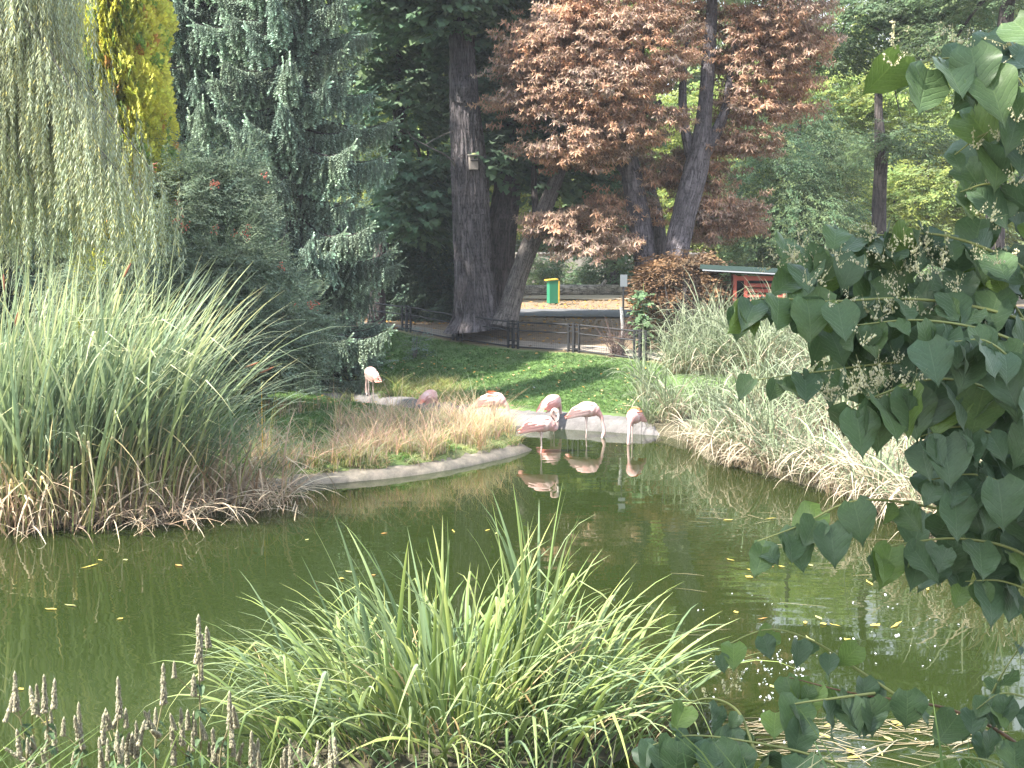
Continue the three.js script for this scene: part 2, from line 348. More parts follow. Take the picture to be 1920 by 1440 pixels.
const branchesTo = (name, from, targets, r0, mat, parent, seed) => {   // one part of many thin limbs reaching into the crown
  const r = rng(seed), m = new MB(), o = parent.position;
  targets.forEach((t) => { const a = from.clone().sub(o), b = t.clone().sub(o), mid = a.clone().lerp(b, 0.5).add(V(gauss(r) * 0.4, 0.35 + r() * 0.4, gauss(r) * 0.4)); const P = smooth([a, mid, b], 10); m.tube(P, P.map((_, k) => lerp(r0, r0 * 0.18, k / 10)), 6); });
  return tag(part(name, m.geo(), mat, parent), null, null, null, 'stuff');
};

const barkGrey = barkMat(0.19, 0.165, 0.17, 0.06), barkDark = barkMat(0.13, 0.105, 0.1, 0.05), barkPale = barkMat(0.24, 0.21, 0.19, 0.02, 1.4), barkBlack = barkMat(0.09, 0.075, 0.07, 0.03);
const sprMaple = spray(11, { n: 11, len: 0.46, leaf: 0.15, wide: 0.95, droop: 0.45 }), sprSmall = spray(12, { n: 15, len: 0.5, leaf: 0.1, wide: 0.6, droop: 0.5 }), sprFine = spray(13, { n: 22, len: 0.6, leaf: 0.075, wide: 0.5, droop: 0.6 });
const M = {
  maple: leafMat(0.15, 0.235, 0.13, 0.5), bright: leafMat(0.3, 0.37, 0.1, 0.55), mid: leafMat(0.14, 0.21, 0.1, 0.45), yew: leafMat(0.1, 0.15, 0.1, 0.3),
  chestnut: leafMat(0.4, 0.265, 0.18, 0.4), dryHedge: leafMat(0.2, 0.125, 0.07, 0.25),
};
const blob = (px, py, d, rx, ry, rz, n) => { const p = at(px, py, d); return [p.x, p.y, p.z, rx, ry, rz, n]; };
function rel(list, o) { const m = new THREE.Matrix4().makeTranslation(-o.x, -o.y, -o.z); list.forEach((e) => e[0].premultiply(m)); return list; }
const addCrown = (t, geo, mat, list) => inst('crown', geo, mat, rel(list, t.position), t);

// the big grey-barked trunk and its company
{
  const t = thing('poplar_tree', 'tall tree with thick furrowed grey trunk that carries the nest box', 'tree', G(893, 606));
  limb('trunk', [[897, 618, 32, 0.82], [894, 590, 32, 0.57], [889, 520, 32, 0.46], [884, 420, 32, 0.44], [880, 330, 32, 0.43], [872, 210, 32, 0.36], [867, 110, 32.1, 0.31], [866, 40, 32.2, 0.29], [870, -120, 32.3, 0.24], [880, -330, 32.4, 0.12]], barkGrey, t, 96, 170, 0.1, 3);
  limb('limb', [[868, 190, 31.75, 0.2], [870, 160, 31.65, 0.18], [871, 150, 31.7, 0.05]], barkGrey, t, 16, 10, 0.05, 5);
  limb('bare_branch', [[858, 318, 31.8, 0.035], [842, 296, 31.5, 0.03], [810, 278, 31.3, 0.022], [780, 262, 31.2, 0.014], [757, 240, 31.1, 0.006]], barkPale, t, 6, 20);
  limb('bare_branch', [[797, 272, 31.25, 0.012], [820, 258, 31.4, 0.01], [850, 245, 31.5, 0.006]], barkPale, t, 5, 12);
  addCrown(t, sprMaple, M.maple, crown(51, [blob(870, -60, 32, 1.6, 1.3, 1.6, 700), blob(860, -330, 32, 2.4, 1.6, 2.4, 400), blob(800, 10, 32.4, 1, 0.7, 1, 260), blob(920, 20, 33, 1, 0.8, 1, 260)], {}));
}
{
  const t = thing('maple_tree', 'dark trunk leaning right just behind the thick grey trunk', 'tree', G(928, 603));
  limb('trunk', [[925, 610, 33.2, 0.5], [930, 560, 33.2, 0.4], [938, 450, 33.3, 0.38], [950, 360, 33.4, 0.36], [962, 280, 33.6, 0.3], [985, 120, 34, 0.22], [1000, -100, 34.5, 0.1]], barkDark, t, 48, 90, 0.06, 9);
  addCrown(t, sprMaple, M.maple, crown(52, [blob(940, 300, 33.2, 0.9, 0.42, 0.9, 330), blob(960, 190, 34, 1, 1.1, 1.2, 600), blob(925, 120, 34.4, 1.2, 1, 1.2, 560), blob(1000, 40, 34.6, 1.5, 1.1, 1.4, 620), blob(960, -160, 34.6, 2, 1.2, 2, 300)], { dens: 1.2 }));
}
{
  const t = thing('leaning_tree', 'smooth pale trunk leaning right and forking behind the fence', 'tree', G(948, 608));
  limb('trunk', [[945, 616, 31.4, 0.36], [955, 580, 31.5, 0.27], [972, 520, 31.6, 0.23], [1000, 445, 31.8, 0.22], [1024, 385, 32, 0.2], [1048, 322, 32.3, 0.17], [1085, 230, 33, 0.12], [1120, 120, 33.6, 0.06]], barkPale, t, 24, 70, 0.015, 12);
  limb('limb', [[1006, 436, 31.9, 0.12], [1004, 390, 32.1, 0.09], [1001, 340, 32.3, 0.08], [1003, 270, 32.6, 0.06], [990, 180, 33, 0.03]], barkDark, t, 10, 24);
  addCrown(t, sprMaple, M.maple, crown(53, [blob(1060, 330, 33.4, 0.8, 0.5, 0.9, 260), blob(1090, 420, 33.8, 0.7, 0.35, 0.8, 200), blob(1010, 230, 33.6, 0.9, 0.7, 0.9, 330), blob(1120, 230, 34.6, 1.3, 1, 1.2, 420)], { dens: 1.1 }));
}
// maples behind, on the left of the grey trunk
function broad(name, label, cat, base, trunk, blobs, geo, mat, bark, seed, opt = {}, group) {
  const t = thing(name, label, cat, base, 0, group);
  limb('trunk', trunk, bark, t, 14, 40, 0.03, seed);
  const last = trunk[Math.max(1, trunk.length - 2)], from = at(last[0], last[1], last[2]);
  branchesTo('limb', from, blobs.map((b) => V(b[0], b[1], b[2])), last[3] * 0.55, bark, t, seed);
  addCrown(t, geo, mat, crown(seed, blobs, opt));
  return t;
}
broad('maple_tree', 'dark green maple with thin trunk between blue spruce and grey trunk', 'tree', G(708, 598),
  [[706, 606, 35, 0.26], [708, 540, 35, 0.21], [718, 440, 35, 0.19], [735, 320, 35.2, 0.17], [745, 240, 35.4, 0.14], [750, 100, 35.6, 0.08]],
  [blob(800, 330, 34.4, 1.1, 0.55, 1, 420), blob(790, 400, 34, 1, 0.5, 0.9, 380), blob(760, 210, 35, 1.3, 0.9, 1.2, 380), blob(820, 130, 35.4, 1.4, 0.9, 1.2, 380), blob(730, 80, 35.6, 1.3, 1, 1.2, 520), blob(780, -40, 35.6, 1.9, 1, 1.6, 420), blob(740, -260, 35.6, 2, 1.2, 2, 200)], sprMaple, M.maple, barkDark, 61, { dens: 1.2 });
broad('maple_tree', 'maple crown filling the gap right above the leaning pale trunk', 'tree', onGround(at(1236, 600, 39).x, -39),
  [[1236, 596, 39, 0.26], [1230, 400, 39, 0.2], [1150, 200, 39, 0.14], [1100, 0, 39, 0.08]],
  [blob(1010, 120, 38, 1.6, 1.3, 1.4, 600), blob(1100, 330, 39, 1.3, 0.9, 1.2, 420), blob(1130, 455, 38, 1, 0.3, 1, 160), blob(1050, -60, 39, 2.2, 1.4, 2, 400), blob(1160, -260, 39, 2.2, 1.4, 2.2, 250)], sprMaple, M.maple, barkDark, 62, { dens: 1 });
// dark yews behind the trunks
for (const [px, d, w, h, n, lab] of [[790, 37, 1.7, 1.9, 1700, 'black-green yew bush left of the thick grey trunk'], [700, 39, 1.2, 1.7, 800, 'dark evergreen bush behind the thin maple trunk by the spruce']]) {
  const p = onGround(at(px, 590, d).x, -d), t = thing('yew_bush', lab, 'bush', p);
  part('stem', tubeGeo(smooth([V(0, -0.05, 0), V(0.1, 0.7, 0), V(-0.05, h * 1.3, 0.1)], 12), smooth([V(0.09, 0, 0), V(0.05, 0, 0), V(0.02, 0, 0)], 12).map((v) => v.x), 8), barkBlack, t);
  addCrown(t, sprSmall, M.yew, crown(70 + px, [[p.x, p.y + h * 0.95, p.z, w, h, 1.1, n], [p.x + 0.5, p.y + 0.5, p.z + 0.2, w * 0.9, 0.6, 0.9, n * 0.4]], { spreadR: 0.35 }));
}
// the scorched chestnut
{
  const t = thing('chestnut_tree', 'horse chestnut with scorched brown leaves and forked grey stems', 'tree', G(1240, 622));
  const B = barkMat(0.2, 0.175, 0.185, 0.05, 1.2);
  limb('trunk', [[1216, 640, 30.6, 0.34], [1212, 560, 30.6, 0.27], [1210, 490, 30.7, 0.26], [1200, 420, 30.8, 0.27], [1186, 340, 30.9, 0.24], [1180, 280, 31, 0.19], [1192, 180, 31.2, 0.15], [1200, 60, 31.3, 0.1], [1200, -150, 31.4, 0.05]], B, t, 30, 80, 0.04, 20);
  limb('limb', [[1190, 350, 30.9, 0.12], [1160, 310, 31, 0.09], [1120, 280, 31, 0.07], [1090, 240, 31.1, 0.05]], B, t, 10, 20);
  limb('trunk', [[1268, 645, 30.2, 0.38], [1266, 560, 30.2, 0.31], [1268, 480, 30.2, 0.3], [1284, 400, 30.3, 0.28], [1304, 320, 30.4, 0.29], [1312, 285, 30.4, 0.25], [1322, 200, 30.5, 0.17], [1330, 90, 30.7, 0.15], [1336, -20, 30.9, 0.12], [1340, -260, 31, 0.05]], B, t, 30, 80, 0.04, 22);
  limb('limb', [[1306, 310, 30.4, 0.2], [1335, 262, 30.5, 0.15], [1358, 212, 30.6, 0.11], [1368, 150, 30.7, 0.08], [1384, 50, 30.9, 0.05]], B, t, 14, 24, 0.03, 23);
  limb('limb', [[1305, 315, 30.4, 0.17], [1290, 270, 30.5, 0.13], [1280, 190, 30.6, 0.1], [1288, 60, 30.8, 0.06]], B, t, 14, 24, 0.03, 24);
  limb('limb', [[1240, 190, 31, 0.06], [1205, 215, 31.1, 0.05], [1170, 235, 31.2, 0.03]], B, t, 8, 14);
  const bl = [blob(1010, 110, 30.6, 0.75, 0.7, 1, 330), blob(1080, 80, 30.4, 1, 0.9, 1.2, 560), blob(1020, 190, 30.4, 0.75, 0.4, 0.8, 260), blob(1130, 170, 30, 1, 0.75, 1, 520), blob(1060, 290, 30.2, 0.75, 0.24, 0.7, 180), blob(1140, 260, 30, 0.8, 0.4, 0.8, 280), blob(1205, 90, 29.9, 0.85, 1, 0.9, 430), blob(1210, 225, 29.9, 0.5, 0.3, 0.5, 90),
    blob(1270, 60, 31.4, 0.7, 0.8, 0.6, 240), blob(1432, 90, 30.9, 0.85, 1, 1, 480), blob(1470, 60, 31, 0.7, 0.9, 1, 360), blob(1428, 190, 31, 0.7, 0.6, 0.8, 300), blob(1390, 260, 31, 0.5, 0.35, 0.7, 150), blob(1350, 410, 31.2, 0.55, 0.55, 0.7, 330), blob(1310, 330, 31.3, 0.5, 0.5, 0.5, 160),
    blob(1070, 415, 30.4, 0.75, 0.22, 0.8, 130), blob(1110, 460, 30.3, 0.75, 0.26, 0.7, 130), blob(1160, 400, 31.3, 0.5, 0.5, 0.6, 150), blob(1240, 330, 31.6, 0.5, 0.7, 0.4, 180), blob(1130, 0, 30.6, 1.1, 0.8, 1.2, 480), blob(1250, -140, 31.6, 2.2, 1.1, 1.6, 700), blob(1400, -80, 30.8, 1.5, 1, 1.6, 650), blob(1260, -400, 30.8, 2, 1.4, 2, 400)];
  addCrown(t, mergeGeometries([palmate(31, 1.2, 4), palmate(32, 0.8, 3)]), M.chestnut, crown(55, bl, { size: 0.74, clump: 7, spreadR: 0.44, tilt: 0.3, flat: 1, vary: 0.36, warm: 0.12, shell: 0.3, dens: 1.15 }));
  branchesTo('branches', at(1200, 250, 31), bl.filter((_, k) => k < 7).map((b) => V(b[0], b[1], b[2])), 0.05, B, t, 5);
}
// dried brown hedge in front of it
{
  const p = G(1290, 655), t = thing('brown_hedge', 'dried rust-brown shrub below the chestnut stems', 'bush', p), r = rng(5), m = new MB();
  for (let k = 0; k < 26; k++) { const a = V(gauss(r) * 0.6, -0.05, gauss(r) * 0.25), b = a.clone().add(V(gauss(r) * 0.5, 1.2 + r() * 0.7, gauss(r) * 0.3)); m.tube([a, a.clone().lerp(b, 0.5).add(V(gauss(r) * 0.1, 0, 0)), b], [0.016, 0.012, 0.005], 5); }
  tag(part('stems', m.geo(), barkBlack, t), null, null, null, 'stuff');
  addCrown(t, mergeGeometries([spray(33, { n: 12, len: 0.34, leaf: 0.075, wide: 0.6, droop: 0.5, curl: 0.35 })]), M.dryHedge, crown(56, [blob(1285, 570, 29.4, 0.85, 0.75, 0.6, 1100), blob(1250, 520, 29.5, 0.45, 0.35, 0.5, 260), blob(1345, 610, 29.3, 0.45, 0.5, 0.5, 300), blob(1285, 500, 29.6, 0.45, 0.25, 0.4, 180)], { spreadR: 0.2, vary: 0.3, shell: 0.2 }));
}
// lighter trees on the right, further back
const GR = 'sunlit trees of the park behind the shed';
broad('park_tree', 'dark forked trunk rising behind the flowering knotweed on the right', 'tree', onGround(at(1648, 590, 36).x, -36),
  [[1648, 640, 36, 0.3], [1650, 500, 36, 0.22], [1648, 400, 36, 0.2], [1652, 290, 36, 0.18], [1648, 220, 36.2, 0.12], [1650, 150, 36.4, 0.1], [1680, 70, 36.6, 0.07], [1700, -80, 36.8, 0.04]],
  [blob(1640, 40, 36.6, 1.6, 0.7, 1.6, 560), blob(1560, 110, 36.8, 0.8, 0.4, 0.9, 230), blob(1740, 20, 36.4, 1.3, 0.6, 1.2, 420), blob(1700, 270, 35.6, 0.9, 0.3, 0.8, 150), blob(1650, -120, 36.8, 2.4, 1.3, 2, 700)], sprSmall, M.mid, barkBlack, 81, { vary: 0.25, dens: 1.3 });
broad('park_tree', 'dark thick trunk at the right edge behind the knotweed', 'tree', onGround(at(1872, 590, 33).x, -33),
  [[1864, 640, 33, 0.3], [1866, 450, 33, 0.24], [1868, 280, 33, 0.22], [1874, 120, 33, 0.2], [1890, 0, 33, 0.18], [1900, -200, 33, 0.1]],
  [blob(1850, -40, 33, 1.6, 0.8, 1.6, 560), blob(1780, 90, 33.4, 0.8, 0.35, 0.8, 150), blob(1900, 160, 33.4, 0.7, 0.5, 0.8, 160), blob(1880, -320, 33, 3, 2.2, 2.6, 1000)], sprSmall, M.mid, barkBlack, 82, { vary: 0.25, dens: 1.2 });
const bgTrees = [
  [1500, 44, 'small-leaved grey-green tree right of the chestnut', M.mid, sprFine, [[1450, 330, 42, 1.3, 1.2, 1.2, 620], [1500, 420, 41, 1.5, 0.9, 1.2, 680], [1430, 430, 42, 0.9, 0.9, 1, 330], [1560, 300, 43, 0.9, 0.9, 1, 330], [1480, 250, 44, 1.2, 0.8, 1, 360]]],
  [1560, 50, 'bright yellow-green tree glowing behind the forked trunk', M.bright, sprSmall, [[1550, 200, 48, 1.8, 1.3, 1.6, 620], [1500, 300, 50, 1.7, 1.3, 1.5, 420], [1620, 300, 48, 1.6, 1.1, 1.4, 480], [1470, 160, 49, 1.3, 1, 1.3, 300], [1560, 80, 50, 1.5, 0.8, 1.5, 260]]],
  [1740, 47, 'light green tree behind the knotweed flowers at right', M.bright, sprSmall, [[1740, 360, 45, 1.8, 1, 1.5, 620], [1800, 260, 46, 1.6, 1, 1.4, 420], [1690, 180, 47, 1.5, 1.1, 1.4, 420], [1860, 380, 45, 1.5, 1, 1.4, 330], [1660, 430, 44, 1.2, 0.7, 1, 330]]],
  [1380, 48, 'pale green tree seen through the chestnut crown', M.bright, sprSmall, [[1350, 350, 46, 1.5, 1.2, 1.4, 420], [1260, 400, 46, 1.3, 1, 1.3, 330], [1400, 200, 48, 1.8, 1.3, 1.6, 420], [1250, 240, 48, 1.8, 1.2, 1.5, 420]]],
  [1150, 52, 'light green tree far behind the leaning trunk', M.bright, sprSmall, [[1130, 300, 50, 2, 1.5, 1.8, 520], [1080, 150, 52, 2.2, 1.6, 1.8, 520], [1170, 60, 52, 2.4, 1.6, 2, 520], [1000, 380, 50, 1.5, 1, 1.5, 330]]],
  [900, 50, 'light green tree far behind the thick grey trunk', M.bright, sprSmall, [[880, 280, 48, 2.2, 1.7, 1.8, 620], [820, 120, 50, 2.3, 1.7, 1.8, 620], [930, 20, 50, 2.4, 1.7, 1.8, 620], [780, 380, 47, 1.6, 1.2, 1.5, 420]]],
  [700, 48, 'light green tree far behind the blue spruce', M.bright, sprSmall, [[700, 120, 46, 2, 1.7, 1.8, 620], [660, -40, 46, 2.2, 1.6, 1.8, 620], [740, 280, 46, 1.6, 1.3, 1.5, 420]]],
];
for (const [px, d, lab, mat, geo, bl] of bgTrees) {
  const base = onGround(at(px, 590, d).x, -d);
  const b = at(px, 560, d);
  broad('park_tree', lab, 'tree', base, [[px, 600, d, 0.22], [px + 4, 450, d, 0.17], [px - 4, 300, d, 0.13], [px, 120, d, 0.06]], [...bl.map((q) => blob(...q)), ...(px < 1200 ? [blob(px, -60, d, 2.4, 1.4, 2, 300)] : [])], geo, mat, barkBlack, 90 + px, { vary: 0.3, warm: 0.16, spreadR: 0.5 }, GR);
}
// the wood that closes the view
{
  const bl = []; for (let k = 0; k < 26; k++) { const x = -46 + k * 3.9, z = -74 - 8 * Math.sin(k * 1.7), y0 = 1.4; for (let q = 0; q < 6; q++) bl.push([x + (q % 2), y0 + 2 + q * 3.7, z - q * 0.4, 3, 2.7, 2, [420, 420, 340, 150, 100, 60][q]]); }
  const o = inst('distant_wood', sprSmall, leafMat(0.22, 0.28, 0.1, 0.5), crown(99, bl, { size: 2.6, clump: 8, spreadR: 0.8, vary: 0.35, warm: 0.18 }));
  tag(o, 'distant wood of sunlit green trees closing the view', 'wood');
}
scene.fog = new THREE.FogExp2(new THREE.Color(0.9, 0.95, 1), 0.0006);
// ---------- conifers and willow on the left ----------
// hanging spruce twig: axis down -y with short needles all round, pale at the tip
function spruceTwig(seed, len, upturn = 0) {
  const r = rng(seed), m = new MB(), n = Math.round(len * 120);
  for (let k = 0; k < n; k++) {
    const t = k / n, y = -t * len, a = k * 2.4 + r(), L = (0.034 + r() * 0.016) * (1 - t * 0.35), x = upturn * t * t * len * 0.4;
    const d = V(Math.cos(a), -0.75, Math.sin(a)).normalize(), s = V(-Math.sin(a), 0, Math.cos(a)).multiplyScalar(0.010), v = 0.7 + 0.6 * r() * r() + (t > 0.8 ? 0.75 : 0);
    m.col = [v * 0.95, v, v * 1.02];
    const o = V(x, y, 0), e = o.clone().addScaledVector(d, L);
    const A = m.v(o.x - s.x, o.y - s.y, o.z - s.z), B = m.v(o.x + s.x, o.y + s.y, o.z + s.z), C = m.v(e.x + s.x * 0.6, e.y, e.z + s.z * 0.6), D = m.v(e.x - s.x * 0.6, e.y, e.z - s.z * 0.6);
    m.q(A, B, C, D);
  }
  m.col = [0.5, 0.4, 0.3]; m.ribbon([V(0, 0, 0), V(upturn * len * 0.1, -len * 0.5, 0), V(upturn * len * 0.38, -len * 0.97, 0)], [0.004, 0.003, 0.001], V(1, 0, 0.4));
  return m.geo();
}
const twigA = spruceTwig(1, 0.34), twigB = spruceTwig(2, 0.24, 0.4);
const spruceMat = leafMat(0.24, 0.3, 0.215, 0.28);
function spruce(label, base, H, R, seed, from = 0.4) {
  const t = thing('blue_spruce', label, 'tree', base), r = rng(seed), tw = [[], []], wood = new MB();
  part('trunk', tubeGeo(smooth([V(0, -0.1, 0), V(0.05, H * 0.4, 0), V(0, H, 0)], 24), smooth([V(0.24, 0, 0), V(0.15, 0, 0), V(0.02, 0, 0)], 24).map((v) => v.x), 10), barkDark, t);
  for (let h = from; h < H - 0.3; h += 0.4 + r() * 0.18) {
    const f = 1 - h / H, L0 = R * Math.pow(f, 0.55) * (0.8 + r() * 0.4), nb = 7 + (r() * 3 | 0), ph = r() * 6.3;
    for (let b = 0; b < nb; b++) {
      const a = ph + b / nb * 6.283 + gauss(r) * 0.25, L = L0 * (0.65 + r() * 0.5), dx = Math.cos(a), dz = Math.sin(a), dr = 0.34 + r() * 0.3, hh = h + gauss(r) * 0.25, P = [];
      const tn = tint(r, 0.22, 0.05);
      for (let k = 0; k <= 8; k++) { const s = k / 8; P.push(V(dx * L * s, hh - dr * L * s + 0.34 * L * s * s * s, dz * L * s)); }
      wood.tube(P, P.map((_, k) => lerp(0.028, 0.006, k / 8)), 4);
      for (let s = 0.22; s <= 1; s += 0.06 / L) {
        const i = Math.min(7, Math.floor(s * 8)), p = P[i].clone().lerp(P[i + 1], s * 8 - i), wd = (1 - s * 0.65) * 0.34 * Math.min(1, L / 1.4);
        for (const q of [-1, 1, -0.5, 0.6]) {
          const off = (0.1 + r() * 0.9) * wd * q, o = p.clone().add(V(-dz * off, -Math.abs(off) * 0.25, dx * off));
          tw[r() < 0.6 ? 0 : 1].push([mat4(o, gauss(r) * 0.35, r() * 6.3, gauss(r) * 0.35 , (0.8 + r() * 0.9) * (0.75 + 0.7 * Math.sin(s * 3.1))), tint(r, 0.14, 0.03).multiply(tn)]);
        }
        if (s > 0.8) tw[1].push([mat4(p, 0, -a, 1.25 + gauss(r) * 0.35, 0.75 + r() * 0.4), tn.clone().multiplyScalar(1.7)]);
      }
      tw[1].push([mat4(P[8], 0, -a, 2.1, 0.8), tn.clone().multiplyScalar(1.7)]);
    }
  }
  tag(part('branches', wood.geo(), barkDark, t), null, null, null, 'stuff');
  inst('crown', twigA, spruceMat, tw[0], t); inst('crown', twigB, spruceMat, tw[1], t);
  return t;
}
spruce('blue-green spruce with drooping twigs nearest the grey trunk', onGround(at(555, 600, 28).x, -28), 17, 2.3, 301, 1);
spruce('taller blue-green spruce half hidden by the yellow thuja', onGround(at(400, 600, 30).x, -30), 18, 2.4, 302);
spruce('small blue spruce at the foot of the larger spruce', onGround(at(640, 600, 28).x, -28), 3.2, 0.65, 303, 0.1);
spruce('shaded blue spruce far left behind the willow', onGround(at(190, 600, 30).x, -30), 16, 2.4, 304);
spruce('spruce outside the left edge behind the willow', onGround(at(-60, 600, 29).x, -29), 15, 2.4, 305);

// golden thuja: flat upright fans
{
  const r = rng(7), m = new MB();
  const fan = (o, d, L, lev) => { const s = d.clone().cross(V(0.2, 0.1, 1)).normalize(); const v = 0.75 + r() * 0.5; m.col = [v, v * (0.93 + r() * 0.1), v * 0.9]; m.ribbon([o, o.clone().addScaledVector(d, L * 0.5), o.clone().addScaledVector(d, L)], [0.006, 0.012, 0.003], s); if (lev) for (let k = 0; k < 5; k++) { const t = 0.2 + k * 0.16, q = k % 2 ? 1 : -1; fan(o.clone().addScaledVector(d, L * t), d.clone().multiplyScalar(0.75).addScaledVector(s, q * 0.6).add(V(0, 0, gauss(r) * 0.25)).normalize(), L * (0.62 - t * 0.35), lev - 1); } };
  fan(V(0, 0, 0), V(0.75, 0.65, 0).normalize(), 0.22, 2);
  const g = m.geo(), base = onGround(at(245, 620, 22.6).x, -22.6), t = thing('golden_thuja', 'columnar golden-yellow thuja between willow and blue spruce', 'tree', base), L = [];
  part('trunk', tubeGeo([V(0, -0.1, 0), V(0, 5, 0), V(0, 11, 0)], [0.16, 0.11, 0.02], 8), barkDark, t);
  for (let k = 0; k < 12500; k++) {
    const y = 0.6 + Math.pow(r(), 0.9) * 10.4, a = r() * 6.283, lump = 1 + 0.25 * nz(Math.cos(a) * 1.8, y * 1.1, Math.sin(a) * 1.8) + 0.22 * nz(Math.cos(a) * 5, y * 3.5, Math.sin(a) * 5), rad = 0.74 * Math.pow(1 - y / 12.5, 0.4) * lump * (0.82 + 0.18 * r());
    const green = r() < 0.13, c = green ? RGB(0.35, 0.55, 0.7) : r() < 0.03 ? RGB(0.9, 0.5, 0.8) : tint(r, 0.18, 0.05);
    L.push([mat4(V(Math.cos(a) * rad, y, Math.sin(a) * rad), gauss(r) * 0.5, -a + gauss(r) * 0.5, gauss(r) * 0.3, 0.9 + r() * 0.8), c]);
  }
  inst('crown', g, leafMat(0.68, 0.68, 0.14, 0.45), L, t);
}
// weeping willow
{
  function strand(seed, len) {
    const r = rng(seed), m = new MB(), n = Math.round(len * 40); let x = 0, z = 0;
    const P = []; for (let k = 0; k <= 10; k++) { P.push(V(x, -k / 10 * len, z)); x += gauss(r) * 0.02; z += gauss(r) * 0.02; }
    m.col = [1.1, 0.95, 0.6]; m.ribbon(P, P.map((_, k) => 0.0035 - 0.0025 * k / 10), V(1, 0, 0.3));
    for (let k = 0; k < n; k++) {
      const t = (k + 0.5) / n, i = Math.min(9, Math.floor(t * 10)), o = P[i].clone().lerp(P[i + 1], t * 10 - i), a = k * 2.4 + r(), L = 0.075 + r() * 0.045;
      const d = V(Math.cos(a) * 0.55, -0.85, Math.sin(a) * 0.55).normalize(), s = V(-Math.sin(a), gauss(r) * 0.4, Math.cos(a)).normalize(), v = 0.72 + r() * 0.6;
      m.col = r() < 0.05 ? [v * 1.7, v * 1.35, v * 0.8] : [v, v, v * (0.85 + r() * 0.4)];
      m.ribbon([o, o.clone().addScaledVector(d, L * 0.5).add(V(0, 0.008, 0)), o.clone().addScaledVector(d, L)], [0.002, 0.008, 0.001], s);
    }
    return m.geo();
  }
  const base = onGround(at(-230, 640, 19).x, -19), t = thing('weeping_willow', 'weeping willow with pale hanging strands at the left edge', 'tree', base), r = rng(17), L = [[], [], []], wood = new MB();
  part('trunk', tubeGeo(smooth([V(0, -0.1, 0), V(0.15, 3, 0), V(0.5, 6.2, 0.1)], 20), smooth([V(0.5, 0, 0), V(0.36, 0, 0), V(0.2, 0, 0)], 20).map((v) => v.x), 14), barkGrey, t);
  const top = V(0.5, 6.1, 0.1);
  const edge = (y) => (y < 150 ? 165 : y < 240 ? lerp(165, 190, (y - 150) / 90) : lerp(190, 350, (y - 240) / 210));
  for (let k = 0; k < 210; k++) {
    const py = -160 + r() * 560, px = lerp(-190, edge(py + 60), Math.pow(r(), 0.7)) + gauss(r) * 35, d = 18.6 + gauss(r) * 1.1, e = at(px, py, d).sub(base);
    const mid = top.clone().lerp(e, 0.5).add(V(0, 0.5 + r() * 1, gauss(r) * 0.5)), P = smooth([top, mid, e], 14);
    wood.tube(P, P.map((_, i) => lerp(0.02, 0.002, i / 14)), 4);
    for (let s = 0.5; s <= 1; s += 0.013) { const i = Math.min(13, Math.floor(s * 14)), p = P[i].clone().lerp(P[i + 1], s * 14 - i).add(V(gauss(r) * 0.2, gauss(r) * 0.15, gauss(r) * 0.2)); L[r() * 3 | 0].push([mat4(p, gauss(r) * 0.1, r() * 6.3, gauss(r) * 0.12 + 0.06, 0.6 + r() * 0.5), tint(r, 0.18, 0.06)]); }
  }
  tag(part('branches', wood.geo(), barkPale, t), null, null, null, 'stuff');
  const wm = leafMat(0.36, 0.4, 0.24, 0.42, 0.2);
  [0.9, 1.25, 1.6].forEach((len, k) => inst('crown', strand(40 + k, len), wm, L[k], t));
}
